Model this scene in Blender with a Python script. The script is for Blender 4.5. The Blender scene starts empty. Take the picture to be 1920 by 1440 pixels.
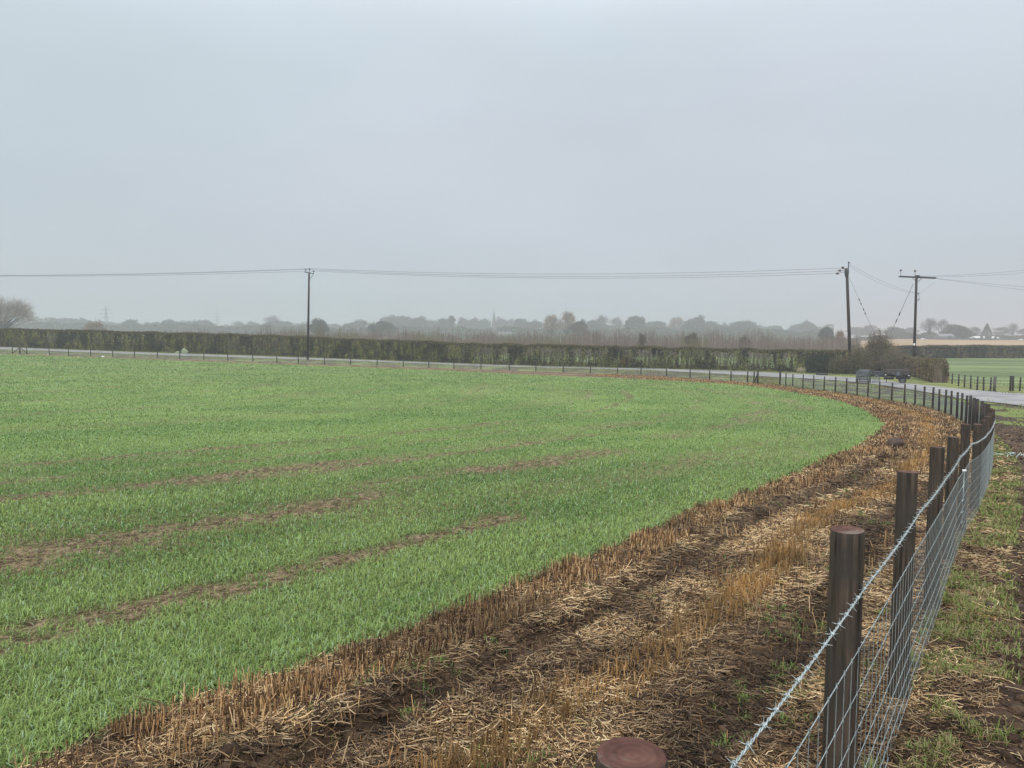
import bpy, math, random
import numpy as np
from mathutils import Matrix, Vector

# ============================================================ camera, sky, sun, exposure
sc = bpy.context.scene
COL = sc.collection
EYE = 1.70
F = 1450.0                                   # focal length in photo pixels (photo is 1920 wide)
PITCH = math.radians(-3.71)
ROLL = math.radians(0.46)
cam_d = bpy.data.cameras.new('camera')
cam_d.sensor_width = 36.0
cam_d.lens = 36.0 * F / 1920.0
cam_d.clip_start = 0.05
cam_d.clip_end = 20000
cam = bpy.data.objects.new('camera', cam_d)
COL.objects.link(cam)
CM = (Matrix.Translation((0, 0, EYE)) @ Matrix.Rotation(math.pi / 2 + PITCH, 4, 'X')
      @ Matrix.Rotation(ROLL, 4, 'Z'))
cam.matrix_world = CM
sc.camera = cam

SUN_EL, SUN_AZ = math.radians(50), math.radians(200)
world = bpy.data.worlds.new('World')
sc.world = world
world.use_nodes = True
wn, wl = world.node_tree.nodes, world.node_tree.links
wn.clear()
wo = wn.new('ShaderNodeOutputWorld')
bg_sky = wn.new('ShaderNodeBackground'); bg_sky.inputs[1].default_value = 0.06
bg_cloud = wn.new('ShaderNodeBackground'); bg_cloud.inputs[1].default_value = 1.0
sky = wn.new('ShaderNodeTexSky'); sky.sky_type = 'NISHITA'; sky.sun_disc = False
sky.sun_elevation = SUN_EL; sky.sun_rotation = SUN_AZ
wl.new(sky.outputs[0], bg_sky.inputs[0])
tc = wn.new('ShaderNodeTexCoord')
sep = wn.new('ShaderNodeSeparateXYZ'); wl.new(tc.outputs['Generated'], sep.inputs[0])
ramp = wn.new('ShaderNodeValToRGB')          # thick overcast, brighter towards the zenith
cr = ramp.color_ramp
cr.interpolation = 'B_SPLINE'
stops = [(0.0, (.342, .388, .418)), (.06, (.344, .390, .424)), (.16, (.350, .394, .430)), (.30, (.385, .430, .470)),
         (.42, (.435, .482, .530)), (.70, (1.55, 1.60, 1.70)), (1.0, (3.3, 3.4, 3.5))]
while len(cr.elements) < len(stops):
    cr.elements.new(0.5)
for e, (p, c) in zip(cr.elements, stops):
    e.position = p; e.color = (*c, 1)
wl.new(sep.outputs[2], ramp.inputs[0])
mp = wn.new('ShaderNodeMapping'); mp.inputs['Scale'].default_value = (1, 1, 3.2)
wl.new(tc.outputs['Generated'], mp.inputs[0])
nz = wn.new('ShaderNodeTexNoise'); nz.inputs['Scale'].default_value = 1.6; nz.inputs['Detail'].default_value = 4
wl.new(mp.outputs[0], nz.inputs[0])
mr = wn.new('ShaderNodeMapRange'); mr.inputs[1].default_value = .25; mr.inputs[2].default_value = .75
mr.inputs[3].default_value = .915; mr.inputs[4].default_value = 1.095
wl.new(nz.outputs[0], mr.inputs[0])
mul = wn.new('ShaderNodeMix'); mul.data_type = 'RGBA'; mul.blend_type = 'MULTIPLY'
mul.inputs[0].default_value = 1
wl.new(ramp.outputs[0], mul.inputs[6]); wl.new(mr.outputs[0], mul.inputs[7])
n2w = wn.new('ShaderNodeTexNoise'); n2w.inputs['Scale'].default_value = 1.1; n2w.inputs['Detail'].default_value = 3; wl.new(mp.outputs[0], n2w.inputs[0])
tint = wn.new('ShaderNodeValToRGB'); tint.color_ramp.elements[0].position = .38; tint.color_ramp.elements[1].position = .62
tint.color_ramp.elements[0].color = (.975, 1.01, 1.0, 1); tint.color_ramp.elements[1].color = (1.035, 1.0, 1.01, 1); wl.new(n2w.outputs[0], tint.inputs[0])
mul2 = wn.new('ShaderNodeMix'); mul2.data_type = 'RGBA'; mul2.blend_type = 'MULTIPLY'; mul2.inputs[0].default_value = 1
wl.new(mul.outputs[2], mul2.inputs[6]); wl.new(tint.outputs[0], mul2.inputs[7]); wl.new(mul2.outputs[2], bg_cloud.inputs[0])
mixw = wn.new('ShaderNodeMixShader'); mixw.inputs[0].default_value = 0.93
wl.new(bg_sky.outputs[0], mixw.inputs[1]); wl.new(bg_cloud.outputs[0], mixw.inputs[2])
wl.new(mixw.outputs[0], wo.inputs[0])

sun_d = bpy.data.lights.new('sun', 'SUN')
sun_d.energy = 1.5; sun_d.angle = math.radians(25); sun_d.color = (1, .985, .96)
sun = bpy.data.objects.new('sun', sun_d); COL.objects.link(sun)
sdir = Vector((math.sin(SUN_AZ) * math.cos(SUN_EL), math.cos(SUN_AZ) * math.cos(SUN_EL), math.sin(SUN_EL)))
sun.rotation_euler = sdir.to_track_quat('Z', 'Y').to_euler()

HAZE_DENSITY = 0.00105
HAZE_COLOR = (.80, .82, .885)
sc.view_settings.view_transform = 'Standard'
sc.view_settings.look = 'None'
sc.view_settings.gamma = 1
sc.view_settings.exposure = 0.64
sc.cycles.use_denoising = True
sc.cycles.volume_bounces = 3
sc.cycles.max_bounces = 6
sc.cycles.diffuse_bounces = 3

# ============================================================ helpers
rng = np.random.default_rng(7)
PI = math.pi

def tag(o, label=None, cat=None, group=None, kind=None):
    if label: o['label'] = label
    if cat: o['category'] = cat
    if group: o['group'] = group
    if kind: o['kind'] = kind
    return o

def empty(name, loc=(0, 0, 0), rz=0, scale=None):
    o = bpy.data.objects.new(name, None); COL.objects.link(o)
    o.location = loc; o.rotation_euler = (0, 0, rz)
    o.empty_display_size = .2
    if scale: o.scale = scale
    return o

def copy_tree(o, parent=None):
    kids = list(o.children)
    c = o.copy(); COL.objects.link(c)
    c.parent = parent
    for k in kids: copy_tree(k, c)
    return c

class MB:
    """collects vertices, faces and vertex colours; build() links ONE mesh object"""
    def __init__(s): s.v = []; s.f = {}; s.c = []; s.n = 0
    def add(s, v, f, c=(1, 1, 1), m=0):
        v = np.asarray(v, dtype=np.float32).reshape(-1, 3); f = np.asarray(f, dtype=np.int64)
        s.v.append(v)
        c = np.asarray(c, dtype=np.float32)
        if c.ndim == 1: c = np.broadcast_to(c, (len(v), 3))
        s.c.append(c)
        s.f.setdefault((f.shape[1], m), []).append(f + s.n)
        s.n += len(v)
        return s
    def tube(s, pts, r, n=6, c=(1, 1, 1), m=0, caps=True):
        pts = np.asarray(pts, dtype=float); k = len(pts)
        r = np.broadcast_to(np.asarray(r, dtype=float), (k,))
        d = np.gradient(pts, axis=0); d /= np.linalg.norm(d, axis=1)[:, None] + 1e-9
        up = np.where(np.abs(d[:, 2:3]) > .9, np.array([[1., 0, 0]]), np.array([[0, 0, 1.]]))
        a = np.cross(d, up); a /= np.linalg.norm(a, axis=1)[:, None] + 1e-9
        b = np.cross(a, d)
        th = np.arange(n) * 2 * PI / n
        v = pts[:, None, :] + r[:, None, None] * (np.cos(th)[None, :, None] * a[:, None, :] + np.sin(th)[None, :, None] * b[:, None, :])
        i = np.arange(k - 1)[:, None] * n; j = np.arange(n)[None, :]; j2 = (j + 1) % n
        f = np.stack([i + j, i + j2, i + n + j2, i + n + j], -1).reshape(-1, 4)
        if c is not None and np.ndim(c) == 2: c = np.repeat(np.asarray(c), n, 0)
        s.add(v.reshape(-1, 3), f, c, m)
        if caps and n > 2:
            base = s.n - k * n
            s.f.setdefault((n, m), []).append((base + np.arange(n)[::-1])[None])
            s.f.setdefault((n, m), []).append((base + (k - 1) * n + np.arange(n))[None])
        return s
    def sticks(s, A, B, ra, rb, c, m=0, n=3):
        """many straight tapered sticks at once"""
        A = np.asarray(A, float); B = np.asarray(B, float); k = len(A)
        d = B - A; d /= np.linalg.norm(d, axis=1)[:, None] + 1e-9
        up = np.where(np.abs(d[:, 2:3]) > .9, np.array([[1., 0, 0]]), np.array([[0, 0, 1.]]))
        a = np.cross(d, up); a /= np.linalg.norm(a, axis=1)[:, None] + 1e-9
        b = np.cross(d, a)
        ra = np.broadcast_to(ra, (k,)); rb = np.broadcast_to(rb, (k,))
        th = np.arange(n) * 2 * PI / n
        ring = np.cos(th)[None, :, None] * a[:, None] + np.sin(th)[None, :, None] * b[:, None]
        V = np.concatenate([A[:, None] + ra[:, None, None] * ring, B[:, None] + rb[:, None, None] * ring], 1)
        o = np.arange(k)[:, None, None] * 2 * n
        j = np.arange(n); j2 = (j + 1) % n
        f = np.stack([j, j2, n + j2, n + j], -1)[None] + o
        c = np.asarray(c, float)
        if c.ndim == 2: c = np.repeat(c, 2 * n, 0)
        s.add(V.reshape(-1, 3), f.reshape(-1, 4), c, m)
        return s
    def box(s, c, size, rot=None, col=(1, 1, 1), m=0):
        h = np.array(size) / 2.
        v = np.array([[x, y, z] for x in (-1, 1) for y in (-1, 1) for z in (-1, 1)]) * h
        if rot is not None: v = v @ np.array(rot).T
        v = v + np.array(c)
        f = [[0, 1, 3, 2], [4, 6, 7, 5], [0, 4, 5, 1], [2, 3, 7, 6], [0, 2, 6, 4], [1, 5, 7, 3]]
        return s.add(v, f, col, m)
    def build(s, name, mats, parent=None, smooth=False):
        me = bpy.data.meshes.new(name)
        V = np.concatenate(s.v); me.vertices.add(len(V)); me.vertices.foreach_set('co', V.ravel())
        li, st, mi = [], [], []; off = 0
        for (k, m), fl in s.f.items():
            f = np.concatenate(fl); li.append(f.ravel()); st.append(off + np.arange(len(f)) * k)
            off += len(f) * k; mi.append(np.full(len(f), m))
        li = np.concatenate(li).astype(np.int32); st = np.concatenate(st).astype(np.int32); mi = np.concatenate(mi).astype(np.int32)
        me.loops.add(len(li)); me.loops.foreach_set('vertex_index', li)
        me.polygons.add(len(st)); me.polygons.foreach_set('loop_start', st)
        me.polygons.foreach_set('material_index', mi)
        if smooth: me.polygons.foreach_set('use_smooth', np.ones(len(st), dtype=bool))
        a = me.attributes.new('col', 'FLOAT_COLOR', 'POINT')
        C = np.concatenate(s.c); a.data.foreach_set('color', np.concatenate([C, np.ones((len(C), 1))], 1).astype(np.float32).ravel())
        me.update(calc_edges=True); me.validate()
        for m in (mats if isinstance(mats, (list, tuple)) else [mats]): me.materials.append(m)
        o = bpy.data.objects.new(name, me); COL.objects.link(o)
        if parent is not None: o.parent = parent
        return o

def h2(ix, iy, seed):
    n = (ix.astype(np.int64) * 374761393 + iy.astype(np.int64) * 668265263 + seed * 1442695041) & 0xFFFFFFFF
    n = ((n ^ (n >> 13)) * 1274126177) & 0xFFFFFFFF
    n = ((n ^ (n >> 16)) * 2246822519) & 0xFFFFFFFF
    return ((n ^ (n >> 15)) & 0xFFFFFF) / float(0xFFFFFF)

def vn(x, y, seed=0):
    x = np.asarray(x, float); y = np.asarray(y, float)
    xi = np.floor(x); yi = np.floor(y); fx = x - xi; fy = y - yi
    fx = fx * fx * (3 - 2 * fx); fy = fy * fy * (3 - 2 * fy)
    a, b = h2(xi, yi, seed), h2(xi + 1, yi, seed); c, d = h2(xi, yi + 1, seed), h2(xi + 1, yi + 1, seed)
    return (a * (1 - fx) + b * fx) * (1 - fy) + (c * (1 - fx) + d * fx) * fy

def fbm(x, y, seed=0, o=4):
    t = 0; a = .5; n = 0
    for k in range(o):
        t = t + a * vn(x * 2 ** k + 17.3 * k, y * 2 ** k - 9.1 * k, seed + k); n += a; a *= .5
    return t / n

def sst(x, a, b):
    t = np.clip((x - a) / (b - a), 0, 1); return t * t * (3 - 2 * t)

def mixc(a, b, t):
    return np.asarray(a) * (1 - t[..., None]) + np.asarray(b) * t[..., None]

# ---- terrain: a gentle slope away from the camera, then flat fields
KY = [-3000, -60, -10, 0, 2.4, 4, 5.5, 7.5, 10, 12, 20, 28, 39, 48, 54.5, 70, 87, 104, 125, 180, 300, 9000]
KD = [1.3, 1.5, 1.68, 1.70, 1.73, 1.81, 1.92, 2.04, 2.25, 2.42, 2.87, 3.28, 3.72, 3.95, 4.05, 4.45, 5.0, 5.25, 5.15, 4.8, 4.8, 4.8]
_u = np.linspace(math.asinh(-3000.), math.asinh(9000.), 4000)
_d = np.interp(np.sinh(_u), KY, KD)
_k = np.hanning(61); _k /= _k.sum()
_d = np.convolve(np.pad(_d, 30, mode='edge'), _k, 'valid')

def H(x, y):
    x = np.asarray(x, float); y = np.asarray(y, float)
    d = np.interp(np.arcsinh(y), _u, _d)
    d = d - .018 * np.clip(5 - x, 0, 100) * sst(y, 50, 105) * (1 - sst(y, 170, 260))
    k = x / np.maximum(y, 1.)
    d = d - 3.3 * sst(y, 205, 350) * sst(k, .40, .50) * (1 - sst(y, 1500, 3000))
    return EYE - d

R3 = np.array(CM.to_3x3())
def ray(px, py):
    v = R3 @ np.array([(px - 960) / F, -(py - 720) / F, -1.0]); return v
TT = np.geomspace(.4, 4000, 6000)
def at(px, py):
    """the point of the terrain seen at a photo pixel"""
    v = ray(px, py); P = np.array([0, 0, EYE]) + TT[:, None] * v
    s = P[:, 2] - H(P[:, 0], P[:, 1]); i = np.argmax(s < 0)
    if i == 0: i = len(TT) - 1
    w = s[i - 1] / (s[i - 1] - s[i]); p = P[i - 1] * (1 - w) + P[i] * w
    return p
def xat(px, D, dz):
    """x of a point at depth D, dz above the eye, that stands in photo column px"""
    k = (px - 960) / F; r, b = R3[:, 0], -R3[:, 2]
    return (k * (b[1] * D + b[2] * dz) - r[1] * D - r[2] * dz) / (r[0] - k * b[0])
def zat(py, x, D):
    """height of the point above (x, D) that stands in photo row py"""
    k = -(py - 720) / F; u, b = R3[:, 1], -R3[:, 2]
    return EYE + (k * (b[0] * x + b[1] * D) - u[0] * x - u[1] * D) / (u[2] - k * b[2])
def dxat(px, D, y_guess=630):
    v = ray(px, y_guess); return v[0] / v[1] * D

def pl(P, x, y):
    """signed distance (left of travel positive) and arc length along polyline P"""
    P = np.asarray(P, float); best = np.full(x.shape, 1e18); sg = np.zeros(x.shape); tt = np.zeros(x.shape); L = 0.
    for i in range(len(P) - 1):
        a, b = P[i, :2], P[i + 1, :2]; d = b - a; l = np.hypot(*d); d = d / l
        u = (x - a[0]) * d[0] + (y - a[1]) * d[1]
        uc = np.clip(u, 0, l); ex = x - a[0] - uc * d[0]; ey = y - a[1] - uc * d[1]
        q = ex * ex + ey * ey; s = d[0] * (y - a[1]) - d[1] * (x - a[0])
        m = q < best; best = np.where(m, q, best); sg = np.where(m, np.sign(s), sg); tt = np.where(m, L + uc, tt); L += l
    return np.sqrt(best) * sg, tt

# ---- the fence line: photo column of each post and its distance
POSTS = [(1185, 1.12), (1590, 2.42), (1702, 3.78), (1758, 5.3), (1788, 6.8), (1811, 8.3), (1834, 9.9), (1845, 11.4), (1853, 12.9), (1858, 14.5),
         (1861, 16.1), (1858, 17.9), (1853, 19.6), (1848, 21.2), (1841, 22.9), (1834, 24.6), (1827, 26.3), (1820, 28), (1813, 29.6), (1805, 31.3), (1796, 33),
         (1785, 34.7), (1774, 36.4), (1762, 38.1), (1750, 39.8), (1734, 41.5), (1717, 43.2), (1697, 45), (1673, 46.8), (1650, 48.5), (1628, 50.3),
         (1608, 52.2), (1588, 54.2), (1567, 56.2), (1546, 58.3), (1526, 60.4), (1506, 62.6), (1487, 65), (1474, 66.8), (1463, 69)]
POSTS2 = [(1421, 73), (1414, 74.5), (1402, 76.5), (1371, 80.5), (1331, 85.5), (1294, 90), (1250, 94.5), (1202, 98.5), (1158, 101.5), (1107, 104),
          (1056, 106), (1005, 107.5), (955, 108.5), (902, 109.3), (851, 110), (804, 110.6), (756, 111.2), (707, 111.8), (657, 112.4), (608, 113),
          (559, 113.6), (519, 114), (474, 114.6), (427, 115.2), (382, 115.8), (337, 116.4), (295, 117), (252, 117.5), (211, 118), (170, 118.4),
          (128, 118.8), (92, 119.2), (50, 119.6), (37, 119.8), (23, 120), (-20, 120.5), (-65, 121), (-110, 121.5)]
PH = 1.15
def postxy(px, D):
    x = 0.
    for _ in range(3):
        g = float(H(x, D)); x = xat(px, D, g + PH - EYE)
    return (x, D)
PA = [postxy(*p) for p in POSTS]; PB = [postxy(*p) for p in POSTS2]
d0 = np.array(PA[1]) - np.array(PA[0]); d0 /= np.hypot(*d0)
BACK = [tuple(np.array(PA[0]) - d0 * k * 1.65) for k in (4, 3, 2, 1)]
FENCE = np.array([tuple(np.array(PA[0]) - d0 * 60)] + BACK + PA + PB + [(PB[-1][0] - 60, PB[-1][1] + 1)])
cpx = [(94, 1430), (337, 1329), (487, 1280), (600, 1239), (720, 1194), (845, 1149), (939, 1109), (1032, 1068), (1126, 1036), (1230, 995), (1315, 960),
       (1422, 922), (1538, 876), (1615, 837), (1657, 806), (1654, 781), (1596, 756), (1519, 740), (1422, 725), (1345, 718.5), (1191, 710.5), (960, 700.5),
       (720, 689.5), (480, 681.5), (240, 672.5), (0, 664), (-80, 661)]
CE = np.array([at(*p)[:2] for p in cpx])
dc = CE[0] - CE[1]; dc /= np.hypot(*dc)
CROP = np.vstack([CE[0] + dc * 60, CE, CE[-1] + np.array([-60., 1.])])
# smooth the crop edge a little
def resample(P, step):
    P = np.asarray(P, float); L = np.r_[0, np.cumsum(np.hypot(*np.diff(P[:, :2], axis=0).T))]
    t = np.linspace(0, L[-1], max(2, int(L[-1] / step))); return np.stack([np.interp(t, L, P[:, k]) for k in range(P.shape[1])], 1)
def smooth_pl(P, it=2):
    P = np.asarray(P, float)
    for _ in range(it):
        Q = [P[0]]
        for a, b in zip(P[:-1], P[1:]): Q += [a * .75 + b * .25, a * .25 + b * .75]
        Q.append(P[-1]); P = np.array(Q)
    return P
CROPS = smooth_pl(CROP, 1)
roadN = [(2100, 795), (1914, 762), (1860, 755), (1806, 749.5), (1752, 739), (1698, 730), (1644, 721.5), (1576, 714.5), (1508, 710), (1427, 706), (1335, 700), (1235, 695.8),
         (1110, 691.8), (1000, 689.3), (900, 686.5), (705, 679), (475, 671.5), (250, 664.5), (0, 655), (-120, 651)]
roadF = [(2100, 750), (1914, 738.6), (1860, 735), (1806, 731), (1752, 725), (1698, 719), (1644, 711.8), (1576, 706.8), (1508, 702), (1427, 698.2), (1335, 694.6), (1235, 692),
         (1110, 689.3), (1000, 686.8), (900, 684), (705, 676), (475, 667.8), (250, 660.6), (0, 651.2), (-120, 647)]
RN = np.array([at(*p)[:2] for p in roadN]); RF = np.array([at(*p)[:2] for p in roadF])
RC = (RN + RF) / 2

def bands(df, dcr):
    """u runs 0 at the fence to 1 at the crop edge across the stubble strip"""
    return np.clip(df, 0, None) / (np.clip(df, 0, None) + np.clip(-dcr, 0, None) + 1e-6)

def masks(x, y):
    df, tf = pl(FENCE, x, y); dcr, tcr = pl(CROPS, x, y)
    r = np.hypot(x, y)
    edge = .20 * (fbm(x * 3, y * 3, 5) - .5) * np.clip(r / 5, .7, 3) + .30 * (fbm(x * .35, y * .35, 6, 2) - .5)
    s = dcr + edge
    crop = (s > 0)
    u = bands(df, dcr)
    # thin, patchy streaks that run along the drill rows
    sn = fbm(s * .55, tcr * .055, 11, 3)
    sn2 = fbm(s * 1.6, tcr * .22, 12, 3)
    env = sst(s, .9, 2.4) * (1 - sst(s, 7.5, 13) * .75)
    w1 = .25 * np.sin(tcr * .11) + 1.5 * (fbm(tcr * .45, s * .4, 16, 4) - .5)
    win = lambda t0, t1: sst(tcr, t0 - 1.0, t0 + .6) * (1 - sst(tcr, t1 - .6, t1 + 1.5))
    band = 0
    for s0, wd, t0, t1, am in ((1.75, .20, 59, 66, 1.0), (4.1, .42, 57, 66.5, 1.0), (4.9, .45, 67.5, 75, 1.0), (8.0, .30, 60, 70, .9), (7.3, .25, 66, 80, .6), (10.0, .25, 60, 82, .45),
                               (5.2, .7, 80, 101, .55), (2.4, .25, 72, 80, .35), (8.6, .5, 82, 108, .35), (3.2, .5, 100, 122, .5), (5.6, .6, 104, 125, .5)):
        band = band + am * win(t0, t1) * np.exp(-np.abs((s - s0 - w1 * wd * 1.6) / (wd * (.6 + .9 * fbm(tcr * .8, s * 0 + s0, 19, 2)))) ** 2.0)
    bare = np.clip(band, 0, 1.0) * (.40 + .60 * sst(fbm(s * 1.1, tcr * .45, 17, 3), .38, .56)) + env * sst(sn2 * .5 + sn * .5, .64, .76) * .35
    for s0, wd, am, t0 in ((12.8, .10, 1.3, 0), (14.9, .12, 1.0, 104), (23.5, .12, .35, 0), (31, .15, .5, 0), (40, .2, .5, 0), (50, .2, .4, 0), (60, .2, .3, 0)):
        bare = bare + am * np.exp(-((s - s0 - .35 * np.sin(tcr * .05 + s0)) / (wd + .002 * r)) ** 2) * (.35 + .65 * sst(fbm(tcr * .22, s * 0 + s0, 13, 3), .35, .55)) * sst(tcr, t0 - .1, t0 + 4) * (1 - sst(tcr, 116, 122) * (s0 < 15))
    bare = bare + .18 * sst(fbm(s * .5, tcr * .05, 14, 3), .55, .66)
    bare = np.clip(bare, 0, 1) * (.15 + .55 * sst(fbm(x * 4, y * 4, 15, 3), .3, .6) + .95 * sst(fbm(x * 17, y * 17, 18, 2), .35, .65)) * (s > .05)
    bare = np.clip(bare, 0, 1) * sst(s, .1, .7)
    return df, tf, dcr, tcr, s, crop, u, bare

def rut(x, df, c, w):
    return np.exp(-((df - c) / w) ** 4)

def gz(x, y, full=None):
    """terrain height with ruts and clods"""
    x = np.asarray(x, float); y = np.asarray(y, float)
    if full is None:
        df, tf = pl(FENCE, x, y); dcr, tcr = pl(CROPS, x, y)
    else: df, tf, dcr, tcr = full
    r = np.hypot(x, y); near = 1 - sst(r, 25, 70)
    u = bands(df, dcr)
    st = ((df > 0) & (dcr < 0)) * 1.
    z = H(x, y)
    amp = near * np.where(df < 0, .045, np.where(dcr < 0, .040, .016))
    z = z + amp * (fbm(x * 3.1, y * 3.1, 21, 5) - .5) * 1.3
    z = z + near * np.where(dcr > 0, .012, .035) * (np.abs(fbm(x * 11, y * 11, 22, 3) - .5) * 2 - .3)
    wob = .05 * np.sin(tf * .8) + .05 * np.sin(tf * .33 + 1)
    z = z - near * st * (.075 * np.exp(-((u - .715 + wob * .3) / .05) ** 2) + .055 * np.exp(-((u - .245 + wob * .3) / .06) ** 2))
    z = z + near * st * (.03 * np.exp(-((u - .62 + wob * .3) / .04) ** 2) + .03 * np.exp(-((u - .79 + wob * .3) / .04) ** 2))
    # tyre track on the camera side, with lug marks
    e = -df
    tr = np.exp(-((e - .80) / .27) ** 4) + np.exp(-((e - 2.6) / .26) ** 4)
    lug = np.sin(tf * 2 * PI / .17 + np.abs(e - .86) * 9)
    z = z - near * tr * (.055 + .012 * lug)
    z = z + near * .035 * (np.exp(-((e - .50) / .08) ** 2) + np.exp(-((e - 1.25) / .09) ** 2)) * (.3 + 1.2 * fbm(tf * 3, e * 3, 23, 3))
    # dark scrape hollow in the stubble
    return z

# ============================================================ materials
def nodes(m):
    m.use_nodes = True; t = m.node_tree; return t, t.nodes, t.links, t.nodes['Principled BSDF']

def mat_attr(name, rough=.8, noise=None, bump=None, spec=.3, gain=1.0, translucent=0):
    """base colour from the mesh's own albedo attribute, broken up by procedural noise"""
    m = bpy.data.materials.new(name); t, n, l, p = nodes(m)
    a = n.new('ShaderNodeAttribute'); a.attribute_name = 'col'
    src = a.outputs['Color']
    if noise:
        sc_, lo, hi = noise
        tcn = n.new('ShaderNodeTexCoord'); nn = n.new('ShaderNodeTexNoise'); nn.inputs['Scale'].default_value = sc_; nn.inputs['Detail'].default_value = 6
        nn.inputs['Roughness'].default_value = .65
        l.new(tcn.outputs['Object'], nn.inputs['Vector'])
        r_ = n.new('ShaderNodeMapRange'); r_.inputs[1].default_value = .3; r_.inputs[2].default_value = .7; r_.inputs[3].default_value = lo; r_.inputs[4].default_value = hi
        l.new(nn.outputs[0], r_.inputs[0])
        mm = n.new('ShaderNodeMix'); mm.data_type = 'RGBA'; mm.blend_type = 'MULTIPLY'; mm.inputs[0].default_value = 1
        l.new(src, mm.inputs[6]); l.new(r_.outputs[0], mm.inputs[7]); src = mm.outputs[2]
    l.new(src, p.inputs['Base Color'])
    p.inputs['Roughness'].default_value = rough; p.inputs['Specular IOR Level'].default_value = spec
    if bump:
        bs, bd = bump
        tcn = n.new('ShaderNodeTexCoord'); nn = n.new('ShaderNodeTexNoise'); nn.inputs['Scale'].default_value = bs; nn.inputs['Detail'].default_value = 5
        l.new(tcn.outputs['Object'], nn.inputs['Vector'])
        b = n.new('ShaderNodeBump'); b.inputs['Distance'].default_value = bd; b.inputs['Strength'].default_value = .8
        l.new(nn.outputs[0], b.inputs['Height']); l.new(b.outputs[0], p.inputs['Normal'])
    if translucent:
        tr = n.new('ShaderNodeBsdfTranslucent'); l.new(src, tr.inputs[0])
        mx = n.new('ShaderNodeMixShader'); mx.inputs[0].default_value = translucent
        l.new(p.outputs[0], mx.inputs[1]); l.new(tr.outputs[0], mx.inputs[2])
        l.new(mx.outputs[0], n['Material Output'].inputs[0])
    return m

def mat_noise(name, c1, c2, scale=8, stretch=(1, 1, 1), rough=.7, bump=.002, metal=0, spec=.4, c3=None, scale3=2):
    m = bpy.data.materials.new(name); t, n, l, p = nodes(m)
    tcn = n.new('ShaderNodeTexCoord'); mpn = n.new('ShaderNodeMapping'); mpn.inputs['Scale'].default_value = stretch
    l.new(tcn.outputs['Object'], mpn.inputs[0])
    nn = n.new('ShaderNodeTexNoise'); nn.inputs['Scale'].default_value = scale; nn.inputs['Detail'].default_value = 7; nn.inputs['Roughness'].default_value = .65
    l.new(mpn.outputs[0], nn.inputs['Vector'])
    r_ = n.new('ShaderNodeValToRGB'); r_.color_ramp.elements[0].position = .35; r_.color_ramp.elements[1].position = .68
    r_.color_ramp.elements[0].color = (*c1, 1); r_.color_ramp.elements[1].color = (*c2, 1)
    l.new(nn.outputs[0], r_.inputs[0]); src = r_.outputs[0]
    if c3:
        n3 = n.new('ShaderNodeTexNoise'); n3.inputs['Scale'].default_value = scale3; n3.inputs['Detail'].default_value = 4
        oi = n.new('ShaderNodeObjectInfo'); ad = n.new('ShaderNodeVectorMath'); l.new(tcn.outputs['Object'], ad.inputs[0])
        ml = n.new('ShaderNodeMath'); ml.operation = 'MULTIPLY'; ml.inputs[1].default_value = 37; l.new(oi.outputs['Random'], ml.inputs[0])
        l.new(ml.outputs[0], ad.inputs[1]); l.new(ad.outputs[0], n3.inputs['Vector'])
        r3 = n.new('ShaderNodeMapRange'); r3.inputs[1].default_value = .45; r3.inputs[2].default_value = .65
        l.new(n3.outputs[0], r3.inputs[0])
        mm = n.new('ShaderNodeMix'); mm.data_type = 'RGBA'; l.new(r3.outputs[0], mm.inputs[0]); l.new(src, mm.inputs[6]); mm.inputs[7].default_value = (*c3, 1)
        src = mm.outputs[2]
    l.new(src, p.inputs['Base Color']); p.inputs['Roughness'].default_value = rough; p.inputs['Metallic'].default_value = metal
    p.inputs['Specular IOR Level'].default_value = spec
    if bump:
        b = n.new('ShaderNodeBump'); b.inputs['Distance'].default_value = bump; l.new(nn.outputs[0], b.inputs['Height']); l.new(b.outputs[0], p.inputs['Normal'])
    return m

M_ground = mat_attr('ground', .82, (38, .55, 1.45), (55, .03), .15)
M_blade = mat_attr('seedling_leaf', .5, None, None, .35, translucent=.3)
M_straw = mat_attr('straw', .62, None, None, .35, translucent=.12)
M_twig = mat_attr('twig', .9, None, None, .1)
M_leaf = mat_attr('leaf', .7, None, None, .2, translucent=.2)
M_road = mat_noise('road_surface', (.19, .19, .195), (.30, .30, .305), 1.6, (1, .3, 1), .5, .01, c3=(.13, .128, .125), scale3=.45)
M_post = mat_noise('treated_wood', (.015, .012, .010), (.105, .080, .062), 46, (1, 1, .06), .62, .008, c3=(.045, .040, .034), scale3=7, spec=.25)
M_postfar = mat_noise('treated_wood_distant', (.010, .008, .007), (.038, .030, .025), 10, (1, 1, .1), .7, .002)
M_end = mat_noise('sawn_end_grain', (.085, .030, .024), (.22, .105, .080), 26, (1, 1, 1), .6, .0015, c3=(.25, .24, .21), scale3=9)
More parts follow.
